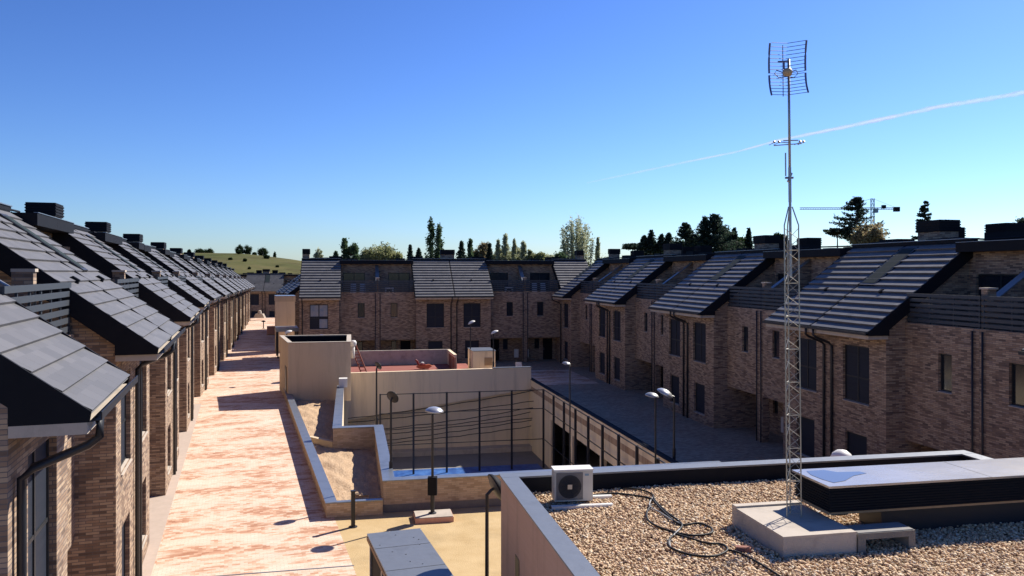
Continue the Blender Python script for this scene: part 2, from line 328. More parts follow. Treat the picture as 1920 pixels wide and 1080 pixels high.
    for k, (a, c, d, f) in enumerate((up, gr, rw, gw, att)):
        y = (0, 0, .8, 2.6, 3.6)[k]
        s = MB(); fw = .06
        s.box(a, c, y + .10, y + .17, d, d + fw); s.box(a, c, y + .10, y + .17, f - fw, f)
        s.box(a, a + fw, y + .101, y + .169, d + fw, f - fw); s.box(c - fw, c, y + .101, y + .169, d + fw, f - fw)
        if k in (0, 4): mx = (a + c) / 2; s.box(mx - .035, mx + .035, y + .102, y + .168, d + fw, f - fw)
        if k == 0: s.box(a + fw, c - fw, y + .106, y + .166, d + .95, d + 1.01)
        wn_ = s.build('window', M['frame'], root, mir=mir)
        s = MB(); s.box(a + .03, c - .03, y + .125, y + .15, d + .03, f - .03); s.build('pane', M['blind'] if k in (0, 1) else M['glass'], wn_, mir=mir)
        if k < 3:
            s = MB(); s.prism([(a - .0, y - .04, d - .035), (a, y + .11, d - .035), (a, y + .11, d + .012), (a, y - .04, d - .01)], (c - a, 0, 0)); s.build('sill', M['pale'], wn_, mir=mir)
    a, c, d, f = dr
    s = MB(); s.box(a, c, 2.68, 2.74, zb, f)
    for q in range(4): s.box(a + .12, c - .12, 2.655, 2.69, .2 + q * .46, .55 + q * .46)
    dd = s.build('door', M['darkcoat'], root, mir=mir); s = MB(); s.tube([(c - .1, 2.62, .95), (c - .1, 2.62, 1.2)], .015, 6); s.build('handle', M['galv'], dd, mir=mir)
    s = MB(); s.box(W - .75, W - .32, 2.4, 2.597, .3, 1.1); s.box(W - .72, W - .35, 2.39, 2.401, .35, 1.05); s.build('meter_cabinet', M['white'], root, mir=mir)
    s = MB(); s.box(.004, B + .05, RUN - OV - .02, 9.6, RH - .17, RH + .03); s.box(.004, B + .1, RUN - OV - .03, RUN - OV + .25, RH + .031, RH + .16); s.box(B + .05, W - .004, 2.95, 9.6, RH - .36, RH + .0)
    for q in range(3): s.box(.2 + q * 2., 1.1 + q * 2., 7.6, 8.6, RH + .03, RH + .28)
    s.box(2.6, 3.9, 5.2, 6.1, RH + .03, RH + .42); s.tube([(.9, 3.9, RH + .2), (2.4, 4.05, RH + .24), (4.2, 3.8, RH + .12), (W - .5, 3.9, RH + .16)], .035, 5)
    fr_ = s.build('flat_roof', M['darkcoat'], root, mir=mir)
    s = MB(); s.box(.002, B + .12, RUN - OV - .06, RUN - OV + .3, RH + .161, RH + .19); s.box(B + .07, W - .004, 2.93, 3.05, RH + .001, RH + .02); s.build('edge_trim', M['coping'], fr_, mir=mir)
    s = MB(); cb = .42 if W < 7 else .6; cy = 0 if W < 7 else .65; s.box(.006, .68, 4.1 + cy, 5.0 + cy, RH - .0, RH + cb)
    ch = s.build('chimney', M['brick'], root, mir=mir)
    s = MB(); s.box(.004, .72, 4.05 + cy, 5.05 + cy, RH + cb, RH + cb + .5)
    for q in range(4): s.box(.002, .745, 4.025 + cy, 5.075 + cy, RH + cb + .05 + q * .11, RH + cb + .1 + q * .11)
    s.build('chimney_cap', M['darkcoat'], ch, mir=mir)
    s = MB(); s.box(1.1, 2.2, 6.6, 7.5, RH, RH + cb + .3)
    for q in range(4): s.box(1.07, 2.23, 6.57, 7.53, RH + cb - .1 + q * .1, RH + cb - .05 + q * .1)
    s.build('chimney', M['darkcoat'], root, mir=mir)
    s = MB(); ny_ = .86
    for q in range(6): s.box(B + .02, W - .02, ny_, ny_ + .03, 6.84 + q * .185, 6.84 + q * .185 + .115)
    for q in range(4): xq = B + .06 + (rc - .16) * q / 3; s.box(xq - .02, xq + .02, ny_ + .031, ny_ + .07, 6.7, 7.88)
    s.build('terrace_railing', M['slat'], root, mir=mir)
    s = MB(); s.prism([(W - .13, 1.0, 6.25), (W - .13, 1.0, 8.1), (W - .13, 1.35, 8.1), (W - .13, 1.35, 7.75), (W - .13, 3.6, 9.3), (W - .13, 3.6, 6.25)], (.126, 0, 0))
    pw = s.build('partition_wall', M['brick'], root, mir=mir)
    s = MB(); s.prism([(W - .17, 1.35, 7.752), (W - .17, 1.35, 7.8), (W - .17, 3.6, 9.35), (W - .17, 3.6, 9.302)], (.168, 0, 0)); s.build('sloping_coping', M['coping_blue'], pw, mir=mir)
    s = MB(); s.box(W - .2, W - .002, .97, 1.36, 8.102, 8.16); s.build('pillar_cap', M['pale'], pw, mir=mir)
    return root
def place(root, loc, rz, z, label, group, sx=1.):
    root.location = (loc.x, loc.y, z); root.rotation_euler = (0, 0, rz); root.scale = (sx, 1, 1)
    root['label'] = label; root['group'] = group
ORD = ['first', 'second', 'third', 'fourth', 'fifth', 'sixth', 'seventh', 'eighth', 'ninth', 'tenth', 'eleventh', 'twelfth', 'thirteenth', 'fourteenth', 'fifteenth', 'sixteenth', 'seventeenth', 'eighteenth', 'nineteenth', 'twentieth', 'twenty-first', 'twenty-second', 'twenty-third', 'twenty-fourth', 'twenty-fifth', 'twenty-sixth']
GL = 'brick houses along the left lane'; GR = 'shaded brick houses of the right row'; GM = 'brick houses of the middle row facing the camera'
SL, SR = (1.0, 1.7, .5, .93), (.06, 1.02, .5, .965)
protoL = {1: make_house(3.42, 6.15, 1, 'x', GL, SL), -1: make_house(3.42, 6.15, -1, 'x', GL, SL)}
protoR = {1: make_house(3.65, 7.3, 1, 'x', GR, SR), -1: make_house(3.65, 7.3, -1, 'x', GR, SR)}
used = set()
def house(pr, key, m, loc, rz, z, label, group, sx=1.):
    if (key, m) not in used: used.add((key, m)); o = pr[m]
    else:
        o = dup(pr[m])
    place(o, loc, rz, z, label, group, sx); return o
bpy.context.view_layer.update()
lrz = math.atan2(LU.y, LU.x); n = 0
specials = {}
def Llabel(n):
    if n == 0: return 'nearest brick house of the left row, its tiled roof filling the bottom left corner'
    if n == 24: return 'farthest brick house at the very end of the left row'
    return f'{ORD[n]} brick house from the camera in the sunlit left row'
specials['L0'] = house(protoL, 'L', 1, lf(-2.56, 10.75), lrz, 0, Llabel(0), GL); n = 1
for k in range(3):
    for m in (-1, 1):
        specials['L%d' % n] = house(protoL, 'L', m, lf(-2.56, 22.8 + 12.3 * k), lrz, 0, Llabel(n), GL); n += 1
brz = math.atan2(BU.y, BU.x)
for k in range(9):
    for m in (-1, 1):
        d = 6.15 + 12.3 * k; house(protoL, 'L', m, bf(0, d), brz, fall(d), Llabel(n), GL); n += 1
rrz = math.atan2(-RU.y, -RU.x); n = 0
for k, ms in ((0, (-1,)), (1, (1, -1)), (2, (1, -1)), (3, (1, -1)), (4, (1,))):
    for m in ms:
        lab = f'{ORD[n]} dark brick house from the right edge in the right row' if n else 'dark brick house cut off by the right edge of the photo'
        if n == 7: lab = 'farthest house of the right row, joined to the middle row'
        specials['R%d' % n] = house(protoR, 'R', m, rf(19.75, 15.9 + 14.6 * k), rrz, -.58, lab, GR); n += 1
MLAB = ['leftmost house of the middle row, papers behind its big upper window', 'second middle-row house from the left, under the left half of the central double roof', 'third middle-row house from the left, under the right half of the central double roof', 'rightmost house of the middle row, meeting the right row at the corner']
for k, (s_, m) in enumerate(((0, 1), (14, -1), (14, 1), (28, -1))):
    specials['M%d' % k] = house(protoR, 'R', m, rf(-4.42 + s_, 74.9), RROT, -.58, MLAB[k], GM, 7.0 / 7.3)
    for c in list(specials['M%d' % k].children):
        if c.name.startswith('chimney') and not c.children: bpy.data.objects.remove(c); continue
        if c.name.startswith('roof'):
            for g in list(c.children):
                if g.name.startswith('roof_window'):
                    for q in list(g.children): bpy.data.objects.remove(q)
                    bpy.data.objects.remove(g)
# shaded row on the far right side of the lane, and the row closing its end
DS = Vector((-24.6, 92, 0))
for k in range(3):
    for m in (1, -1):
        p = DS + LU * (6.15 + 12.3 * k)
        house(protoL, 'L', m, p, math.atan2(-LU.y, -LU.x), -.9 - .12 * k * 2, f'{ORD[2 * k + (0 if m == 1 else 1)]} house of the shaded far row on the right side of the lane', 'shaded brick houses beyond the middle row')
e0 = D(440, 545, 166); 
for k, (s_, m) in enumerate(((-12.3, 1), (0, -1), (0, 1), (12.3, -1), (12.3, 1))):
    house(protoR, 'R', m, Vector((e0.x + 6 + s_ * 1.15, 166 + s_ * .25, 0)), RROT, -2.2, f'{ORD[k]} house from the left in the distant row closing the end of the lane', 'distant brick houses closing the lane', 1)
# papers in the left middle house's window
for o in specials['M0'].children:
    if o.name.startswith('window') and len(o.children):
        for c in o.children:
            if c.name.startswith('pane') and c.data.vertices[0].co.z > 3.4 and c.data.vertices[0].co.x < 1.1 and c.data.vertices[0].co.z < 4:
                s = MB(); s.box(1.02, 1.75, .118, .1245, 4.65, 5.66); s.box(1.84, 2.58, .118, .1245, 4.65, 5.66); s.box(1.84, 2.58, .118, .1245, 3.6, 4.4); pp = s.build('paper', M['paleglass'], o)

# ------------------------------------------------------------------ walls of the sunken court, planter, boxes
def rbox(b, V0, V1, U0, U1, z0, z1, mi=0): b.box(V0, V1, U0, U1, z0, z1, mi)
def rbuild(b, name, mats, parent=None): return b.build(name, mats, parent)
def rthing(name, label, cat, V, U, z=0, group=None, rz=None):
    return empty(name, rf(V, U, z), RROT if rz is None else rz, label, cat, group)
# front wall + left wall + jog of the court : one retaining wall
t = empty('retaining_wall', (0, 0, 0), RROT, 'cream brick wall with metal coping round the front and left of the sunken court', 'wall')
b = MB(); cw = .36
rbox(b, 1.13, 13.5, 27.5, 27.5 + cw, -5.4, 1.02); rbox(b, 1.13, 1.13 + cw, 27.5 + cw, 37.2, -5.4, 1.02)
rbox(b, -.72, 1.13 + cw, 37.2, 37.2 + cw, -5.4, 1.021); rbox(b, -.72, -.72 + cw, 37.2 + cw, 51.2, -5.4, 1.02)
b.build('wall', M['brick_cream'], t)
b = MB(); rbox(b, 1.11, 13.5, 27.48, 27.498, -.02, .24); b.build('base_band', M['concrete_dark'], t)
b = MB(); o_ = .03
rbox(b, 1.13 - o_, 13.5, 27.5 - o_, 27.5 + cw + o_, 1.03, 1.065); rbox(b, 1.13 - o_, 1.13 + cw + o_, 27.5 + cw + o_, 37.2 - o_, 1.03, 1.066)
rbox(b, -.72 - o_, 1.13 + cw + o_, 37.2 - o_, 37.2 + cw + o_, 1.03, 1.067); rbox(b, -.72 - o_, -.72 + cw + o_, 37.2 + cw + o_, 51.2, 1.03, 1.065)
b.build('coping', M['coping'], t)
# cream-rendered inner face strip
b = MB(); rbox(b, -.72 + cw, -.72 + cw + .02, 37.2 + cw, 51.2, -5.3, 1.0); b.build('inner_face', M['render_cream'], t)
b = MB(); b.box(-.62, -.12, 50.1, 50.7, 1.07, 1.6); tag(b.build('junction_box', M['white'], rotz=RROT), 'small white box on the end of the court wall beside the tall box', 'box')
# far wall of the court, upper band proud of the lower wall, lower edge slanting
t = empty('court_wall', (0, 0, 0), RROT, 'long cream rendered wall closing the far side of the sunken court', 'wall')
b = MB(); b.prism([(-.1, 59.5, .78), (13.5, 59.5, .88), (13.5, 59.5, -.75), (-.1, 59.5, -2.65)], (0, .35, 0)); b.prism([(-.1, 60.2, -.1), (13.5, 60.2, -.1), (13.5, 60.2, -5.4), (-.1, 60.2, -5.4)], (0, .2, 0))
b.build('wall', M['render_cream'], t)
b = MB(); b.box(10.6, 13.5, 59.45, 59.87, .885, .92); b.build('coping', M['coping'], t)
b = MB(); b.box(.1, 13.5, 59.2, 60.2, -5.4, -5.05); b.build('kerb', M['pale'], t)
# right wall with openings to the garage
t = empty('garage_wall', (0, 0, 0), RROT, 'cream wall along the right of the sunken court with dark garage openings under it', 'wall')
b = MB(); b.box(13.5, 13.75, 27.5, 53.5, -2.0, -.05); b.box(13.5, 13.75, 53.5, 60.4, -5.4, -.05)
for u in (30, 36, 42, 48): b.box(13.5, 13.75, u, u + .45, -5.4, -2.0)
b.build('wall', M['render_cream'], t)
b = MB(); b.box(13.44, 13.8, 27.5, 60.4, -.05, -.02); b.build('coping', M['darkcoat'], t)
b = MB(); b.box(19, 19.2, 27.5, 60.4, -5.4, -.95); b.box(13.75, 19.2, 27.3, 27.5, -5.4, -.95); b.box(13.75, 19.2, 60.4, 60.6, -5.4, -.95); b.build('garage_back_wall', M['concrete_dark'], t)
# planter
t = empty('planter', (0, 0, 0), 0, 'long low planter of bare soil with wide metal coping beside the lane', 'planter')
def seg(p, q, wd, z0, z1, b, side=1):
    d = (q - p).normalized(); nn = Vector((-d.y, d.x, 0)) * wd * side
    a = [Vector((v.x, v.y, z0)) for v in (p, q, q + nn, p + nn)]; b.prism(a, (0, 0, z1 - z0))
p0 = lf(2.7, 28.6); q0 = lf(2.7, 55.0); 
VU = toR(p0); pf = rf(VU[0], 27.2)
kk = (27.2 - VU[1]); p0 = p0 + LU * (kk / LU.dot(RU))
b = MB(); seg(p0, q0, .3, 0, .46, b, -1); fp = p0 + RV * .26; seg(fp, rf(1.09, 27.2), .28, 0, .46, b, 1); b.build('wall', M['brick_cream'], t)
b = MB(); seg(p0 - RU * .03 - LV * .03, q0, .38, .47, .505, b, -1); seg(fp + RV * .06 - RU * .02, rf(1.1, 27.18), .2, .47, .506, b, 1); b.build('coping', M['coping'], t)
b = MB(); jl = lf(2.99, 38.7); seg(jl, rf(-.75, 37.3), .22, .0, .42, b, 1); b.build('divider', M['render'], t)
# soil with lumps
b = MB()
A0, A1 = p0 + LV * .3, q0 + LV * .3
nu, nv = 90, 26
for i in range(nu + 1):
    f = i / nu; L_ = A0.lerp(A1, f); U_ = toR(L_)[1]
    Vr = 1.13 if U_ < 37.2 else -.72
    Rr = rf(Vr, max(U_, 27.45))
    for j in range(nv + 1):
        p = L_.lerp(Rr, j / nv)
        h = .05 + .04 * math.sin(p.x * 2.3 + p.y * 1.1) * math.cos(p.y * 1.7) + .02 * math.sin(p.x * 7 + p.y * 5) + random.uniform(-.03, .03) + .08 * math.exp(-((j / nv - .35) ** 2) * 12)
        b.v.append((p.x, p.y, h))
b.f = [(i * (nv + 1) + j, i * (nv + 1) + j + 1, (i + 1) * (nv + 1) + j + 1, (i + 1) * (nv + 1) + j) for i in range(nu) for j in range(nv)]; b.m = [0] * len(b.f)
b.build('soil', M['soil'], t, smooth=True)
# tall open-topped box by the lane
t = empty('service_block', (0, 0, 0), 0, 'tall beige rendered block with an open parapet top beside the lane', 'building')
c = [Vector((-13.9, 50, 0)), Vector((-10.15, 50.7, 0)), Vector((-11.3, 56.4, 0)), Vector((-16.0, 55.5, 0))]
b = MB()
for i in range(4):
    p, q = c[i], c[(i + 1) % 4]; d = (q - p).normalized(); nn = Vector((-d.y, d.x, 0)) * .22
    b.prism([p, q, q + nn, p + nn], (0, 0, 3.68 + .002 * i))
b.build('wall', M['render'], t)
b = MB()
for i in range(4):
    p, q = c[i], c[(i + 1) % 4]; d = (q - p).normalized(); nn = Vector((-d.y, d.x, 0)); z = 3.69 + .002 * i
    b.prism([Vector((v.x, v.y, z)) for v in (p - nn * .03, q - nn * .03, q + nn * .26, p + nn * .26)], (0, 0, .035))
b.build('coping', M['pale'], t)
b = MB(); b.poly([Vector((v.x, v.y, 2.0)) for v in c]); b.build('flat_roof', M['darkcoat'], t)
b = MB()
for i in range(4):
    p, q = c[i], c[(i + 1) % 4]; d = (q - p).normalized(); nn = Vector((-d.y, d.x, 0)); p, q = p + nn * .222 + d * .25, q + nn * .222 - d * .25
    b.prism([Vector((v.x, v.y, 2.01)) for v in (p, q, q + nn * .02, p + nn * .02)], (0, 0, 1.64))
b.build('parapet_lining', M['darkcoat'], t)
d = (c[3] - c[0]).normalized(); nn = Vector((-d.y, d.x, 0)) * .04
b = MB(); b.prism([v + Vector((0, 0, 0.)) for v in (c[0] + d * .9 + nn, c[0] + d * 1.8 + nn, c[0] + d * 1.8 - nn * .2, c[0] + d * .9 - nn * .2)], (0, 0, 2.1)); b.build('door', M['dark'], t)
b = MB(); b.box(-.35, -.1, 57.0, 59.5, -5.4, .7); tag(b.build('low_wall', M['render_cream'], rotz=RROT), 'short cream wall between the tall beige block and the court wall', 'wall')
# terrace back wall, side wall and small hut
b = MB(); b.box(-1.0, 8.3, 67.2, 67.45, -.5, 1.62); tag(b.build('terrace_wall', M['concrete'], rotz=RROT), 'greyish rendered wall behind the red play terrace', 'wall')
b = MB(); b.box(8.05, 8.3, 63.0, 67.2, -.5, 1.6); tag(b.build('terrace_side_wall', M['render_cream'], rotz=RROT), 'short cream side wall running back from the hut to the terrace wall', 'wall')
hh = P(921, 688, .9); V, U = toR(hh); t = rthing('utility_hut', 'small cream hut with a flat metal top on the end of the terrace', 'hut', 9.3, 61.2)
b = MB(); b.box(0, 1.75, 0, 2.6, -.6, 2.0); b.build('wall', M['render_cream'], t)
b = MB(); b.box(-.04, 1.79, -.04, 2.64, 2.003, 2.05); b.build('roof', M['coping'], t)
b = MB(); b.box(.9, 1.5, -.03, -.003, .9, 1.5)
for q in range(5): b.box(.9, 1.5, -.05, -.03, .93 + q * .12, .98 + q * .12)
b.build('louvre', M['wood'], t)

# cage fence of the blue court
t = rthing('court_fence', 'tall black post-and-rail cage fence at the back and right of the blue court', 'fence', 0, 0)
for k in range(5):
    b = MB(); V = 4.2 + 2.23 * k; b.box(V - .065, V + .065, 53.95, 54.05, -5.39, .02); b.build('post', M['dark'], t)
b = MB(); b.box(1.95, 2.05, 53.95, 54.05, -5.39, .02); b.build('post', M['dark'], t)
for k in range(9):
    b = MB(); U = 51.2 - 2.6 * k; b.box(13.06, 13.19, U - .06, U + .06, -5.39, .02); b.build('post', M['dark'], t)
for z in (-.02, -1.3, -3.4):
    b = MB(); b.box(2.05, 13.1, 53.97, 54.01, z - .025, z + .025); b.box(13.11, 13.15, 30.4, 53.96, z - .025, z + .025); b.build('rail', M['dark'], t)
# thin black tubes standing in for drooping rail shadows across the court
for k, (a_, z_, c_, d_, sg) in enumerate(((-.4, -2.2, 13.3, -.6, .3), (-.4, -2.5, 13.3, -1.4, .25), (-.4, -3.2, 13.3, -1.9, .5), (1., -3.6, 13.3, -2.7, .1), (1., -4.1, 13.3, -2.9, .2), (1., -4.3, 13.3, -3.4, .3), (1.4, -3.3, 13.3, -2.4, .6))):
    b = MB(); pts = []
    for i in range(17):
        f = i / 16; pts.append(rf(a_ + (c_ - a_) * f, 57.6 + .2 * k, z_ + (d_ - z_) * f - sg * 1.6 * f * (1 - f) + .03 * math.sin(i * 2.1 + k)))
    b.tube(pts, .028, 5); tag(b.build('cable', M['black']), 'thin black line imitating a drooping rail shadow across the sunken court', 'cable', 'black lines imitating rail shadows across the sunken court')
# pale stripes of light on rendered wall: handrail
# blue tarpaulin behind the tall block, ladder, rocker etc.
# ------------------------------------------------------------------ street lamps
def lamp(base, hgt, az, label, tilt=18, box=False, headmat=None, arm=.22, s=1.):
    t = empty('street_lamp', base, 0, label, 'street lamp', 'low dome street lamps')
    b = MB(); b.tube([(0, 0, 0), (0, 0, .9)], .07, 10); b.tube([(0, 0, .9), (0, 0, hgt - .12)], .045, 10, r2=.038); b.lathe([(.13, 0), (.13, .03), (.07, .05)], 12); b.build('pole', M['dark'], t, smooth=False)
    ca, sa = math.cos(az), math.sin(az)
    b = MB(); b.tube([(0, 0, hgt - .14), (ca * arm * .5, sa * arm * .5, hgt - .04), (ca * arm, sa * arm, hgt - .0)], .035, 8); b.build('arm', M['dark'], t)
    b = MB(); b.lathe([(.0, .15), (.1, .142), (.2, .11), (.28, .05), (.31, .0), (.305, -.015)], 24)
    h = b.build('lamp_head', headmat or M['galv'], t, smooth=True); h.location = (ca * arm, sa * arm, hgt + .0)
    rot = Matrix.Rotation(R(tilt), 4, Vector((sa, -ca, 0))); h.rotation_euler = rot.to_euler(); h.scale = (s, s, s)
    b = MB(); b.lathe([(.29, -.012), (.2, -.05), (.0, -.06)], 20); b.build('lens', M['dark'] if headmat is M['darkcoat'] else M['paleglass'], h, smooth=True)
    if box:
        b = MB(); b.box(-.15, .15, -.11, .11, .62, 1.2); b.box(-.13, .13, -.125, -.109, .66, 1.16); b.build('control_box', M['darkcoat'], t)
    return t
M['headlt'] = mat('satin_lamp_metal', (.55, .55, .54), .28, .6)
pd = P(812, 975, 0)
t = empty('lamp_pedestal', (pd.x, pd.y + .1, 0), RROT, 'pinkish concrete slab under the lamp beside the court wall', 'pedestal')
b = MB(); b.box(-.62, .62, -.42, .42, 0, .16); b.build('slab', M['pinkstone'], t); b = MB(); b.box(-.6, .6, -.4, .4, .161, .185); b.build('top', M['pale'], t)
lamp((pd.x - .03, pd.y + .12, .18), 3.35, R(10), 'lamp with a shiny silver dome and a dark control box on a concrete slab', tilt=-4, box=True, headmat=M['headlt'], arm=.06)
q = D(733, 762, 28.9); lamp((q.x, q.y, .4), 3.2, R(60), 'dark lamp seen edge-on just inside the front court wall', tilt=-62, arm=.1, headmat=M['darkcoat'], s=.8)
q = D(706, 690, 38.6); lamp((q.x, q.y, .2), 3.4, R(45), 'lamp standing at the inner corner of the court wall', tilt=-60, arm=.1, headmat=M['darkcoat'], s=.7)
q = D(913, 915, 17.3); lamp((q.x, q.y, 0), 3.45, R(20), 'nearest lamp, black, beside the corner of the gravel-roofed building', tilt=-66, arm=.2, headmat=M['darkcoat'], s=1.05)
q = D(1072, 684, 45.5); lamp((q.x - .1, q.y, -5.39), 8.3, R(170), 'tall slim lamp rising beside the garage wall', tilt=10, arm=.2, s=.8)
q = D(1229, 740, 35.0); lamp((q.x, q.y, -5.39), 8.1, R(170), 'dark-posted lamp left of the big dome lamp by the right row', tilt=10, arm=.15, s=1.)
q = D(1264, 745, 35.4); lamp((q.x, q.y, -.55), 3.3, R(170), 'lamp with a large bright dome in front of the right row', tilt=28, headmat=M['headlt'], arm=.4, s=1.25)
q = D(882, 606, 63.2); lamp((q.x, q.y, .42), 3.7, R(0), 'lamp on the play terrace in front of the middle row', headmat=M['white'], tilt=25, arm=.1)
q = D(925, 624, 61.0); lamp((q.x, q.y, .42), 3.1, R(0), 'lamp standing against the front of the small cream hut', headmat=M['white'], tilt=25, arm=.1)
q = D(538, 622, 60.0); lamp((q.x, q.y, 0), 3.6, R(0), 'far lamp whose pale head shows behind the tall beige block', headmat=M['white'], tilt=20, arm=.1)
q = D(1578, 848, 20.); 
b = MB(); b.lathe([(0, .2), (.12, .18), (.22, .1), (.27, 0), (.27, -.03), (0, -.05)], 20); b.tube([(0, 0, -.04), (0, 0, -4.05)], .05, 8)
tag(b.build('globe_lamp', M['white'], loc=(q.x, q.y, 4.05 - .56), smooth=True), 'white domed lamp top just showing behind the gravel roof parapet', 'street lamp')

pa_, pb_ = P(430, 1079, .004), P(664, 1061, .004); dd_ = (pb_ - pa_).normalized(); nn_ = Vector((-dd_.y, dd_.x, 0)) * .05
b = MB(); b.prism([pa_ - dd_ * .6, pb_, pb_ + nn_, pa_ - dd_ * .6 + nn_], (0, 0, .006)); tag(b.build('drain_channel', M['coping_blue']), 'thin grey drain channel crossing the lane at the bottom of the photo', 'drain')
# bollard, small things by the planter
q = P(662, 988, 0); b = MB(); b.box(-.06, .06, -.06, .06, 0, 1.12); b.box(-.075, .075, -.075, .075, 1.12, 1.16); b.lathe([(.14, 0), (.14, .02), (.08, .03)], 10); tag(b.build('bollard_light', M['dark'], loc=q, rotz=LROT), 'dark square bollard in front of the planter corner', 'bollard')
q = D(676, 922, 27.9); b = MB(); b.box(-.28, .28, -.06, .06, 0, .07); b.box(-.2, -.05, -.05, .3, .071, .12); b.box(.05, .12, -.2, .2, .072, .1); tag(b.build('timber_offcuts', M['wood'], loc=(q.x, q.y, .30), rotz=.3), 'pale timber offcuts lying on the soil at the planter corner', 'timber')
# site cabin at the bottom
t = empty('site_cabin', lf(3.45, 16.5), LROT, 'narrow cabin with a blue-grey sheet metal roof at the bottom edge of the photo', 'cabin')
b = MB(); b.box(-.56, .56, -2.6, 2.3, 0, 1.9); b.build('wall', M['darkcoat'], t)
for yy in (-2.58, -1., .6, 2.2):
    b = MB(); b.box(-.6, -.562, yy, yy + .09, 0, 1.9); b.build('post', M['galv'], t)
b = MB(); b.box(-.64, .62, -2.7, 2.4, 1.93, 1.99)
for yy in (-1.7, -.1, 1.3): b.box(-.64, .62, yy, yy + .012, 1.99, 1.996)
for q in range(14): xx, yy = random.uniform(-.5, .5), random.uniform(-2.2, 2.2); b.box(xx, xx + .025, yy, yy + .025, 1.99, 2.0)
b.build('roof', M['coping_blue'], t)
b = MB(); b.box(-.65, -.62, -2.7, 2.4, 1.84, 1.93); b.build('fascia', M['wood'], t)

# ------------------------------------------------------------------ near building with the gravel roof
GZ = 3.55
t = empty('gravel_roof_building', (0, 0, 0), RROT, 'flat building with pink rendered side and gravel roof, bottom right', 'building')
V0, V1, U0, U1 = 3.09, 14.15, 2.0, 16.45
b = MB(); b.box(V0, V1, U0, U1, 0, GZ - .05); b.box(V0, V0 + .28, U0, U1, GZ - .05, 3.87); b.box(V0 + .28, V1, U1 - .28, U1, GZ - .05, 3.87); b.box(V1 - .28, V1, U0, U1 - .28, GZ - .05, 3.87)
b.build('wall', M['render_pink'], t)
b = MB(); b.box(V0 + .281, V1 - .281, U1 - .30, U1 - .281, GZ - .04, 3.865); b.box(V0 + .281, V0 + .30, U0, U1 - .301, GZ - .04, 3.865); b.box(V1 - .30, V1 - .281, U0, U1 - .301, GZ - .04, 3.865); b.build('parapet_lining', M['darkcoat'], t)
b = MB(); b.box(V0 - .04, V0 + .31, U0, U1 - .31, 3.873, 3.905); b.box(V0 - .04, V1 + .04, U1 - .31, U1 + .04, 3.873, 3.907); b.box(V1 - .31, V1 + .04, U0, U1 - .311, 3.873, 3.905)
b.build('coping', M['coping_blue'], t)
b = MB(); b.box(V0 - .01, V0 - .002, 14.6, 14.95, 2.2, 2.75); b.build('window', M['dark'], t)
b = MB(); b.box(V0 + .30, V1 - .3, U0, U1 - .31, GZ - .05, GZ - .02); tag(b.build('roof_gravel_bed', mat('gravel_bed', (.34, .25, .17), 1, noise=(40, .3, (.16, .11, .075)), bump=(50, 1.)), rotz=RROT), kind='structure')
# stones
def stones(n):
    ico = []; g = (1 + 5 ** .5) / 2
    for a in (-1, 1):
        for c_ in (-g, g): ico += [(0, a, c_), (a, c_, 0), (c_, 0, a)]
    ico = np.array(ico) / math.hypot(1, g)
    from itertools import combinations
    dist = np.linalg.norm(ico[:, None] - ico[None], axis=2); el = 1.06
    fc = [f for f in combinations(range(12), 3) if all(dist[a, b_] < el for a, b_ in combinations(f, 2))]
    fc = np.array([f if np.dot(np.cross(ico[f[1]] - ico[f[0]], ico[f[2]] - ico[f[0]]), ico[f[0]]) > 0 else (f[0], f[2], f[1]) for f in fc])
    V = rng.uniform(V0 + .33, V1 - .33, n); U = 9.2 + (U1 - .33 - 9.2) * rng.uniform(0, 1, n)
    sz = rng.uniform(.013, .034, n)[:, None] * np.array([1, 1, .7]) * rng.uniform(.7, 1.3, (n, 3))
    ang = rng.uniform(0, 2 * np.pi, n); tl = rng.uniform(-.7, .7, n)
    v = ico[None] * (1 + rng.uniform(-.22, .22, (n, 12, 1))) * sz[:, None, :]
    y = v[..., 1] * np.cos(tl)[:, None] - v[..., 2] * np.sin(tl)[:, None]; z = v[..., 1] * np.sin(tl)[:, None] + v[..., 2] * np.cos(tl)[:, None]; x = v[..., 0]
    X = x * np.cos(ang)[:, None] - y * np.sin(ang)[:, None] + V[:, None]; Y = x * np.sin(ang)[:, None] + y * np.cos(ang)[:, None] + U[:, None]
    Z = z + (GZ - .005 + rng.uniform(-.015, .03, n) + .012 * np.sin(V * 2.1) * np.cos(U * 2.7))[:, None]
    me = bpy.data.meshes.new('gravel'); co = np.stack([X, Y, Z], -1).reshape(-1, 3)
    faces = (fc[None] + (np.arange(n) * 12)[:, None, None]).reshape(-1)
    me.vertices.add(len(co)); me.vertices.foreach_set('co', co.astype(np.float32).ravel())
    me.loops.add(len(faces)); me.loops.foreach_set('vertex_index', faces.astype(np.int32))
    me.polygons.add(len(faces) // 3); me.polygons.foreach_set('loop_start', np.arange(0, len(faces), 3, dtype=np.int32)); me.polygons.foreach_set('loop_total', np.full(len(faces) // 3, 3, dtype=np.int32))
    me.update(); me.validate()
    return me
sm = bpy.data.materials.new('pebbles'); sm.use_nodes = True; tt = sm.node_tree; bb = tt.nodes['Principled BSDF']; bb.inputs['Roughness'].default_value = .85
geo = N(tt, 'ShaderNodeNewGeometry'); rp = N(tt, 'ShaderNodeValToRGB'); e = rp.color_ramp.elements
e[0].position = 0; e[0].color = (.30, .18, .11, 1); e[1].position = 1; e[1].color = (.78, .68, .52, 1)
for pz, c_ in ((.25, (.56, .38, .22)), (.5, (.66, .49, .30)), (.75, (.64, .43, .26)), (.88, (.72, .56, .36))): x_ = e.new(pz); x_.color = (*c_, 1)
tt.links.new(geo.outputs['Random Per Island'], rp.inputs[0]); tt.links.new(rp.outputs[0], bb.inputs['Base Color'])
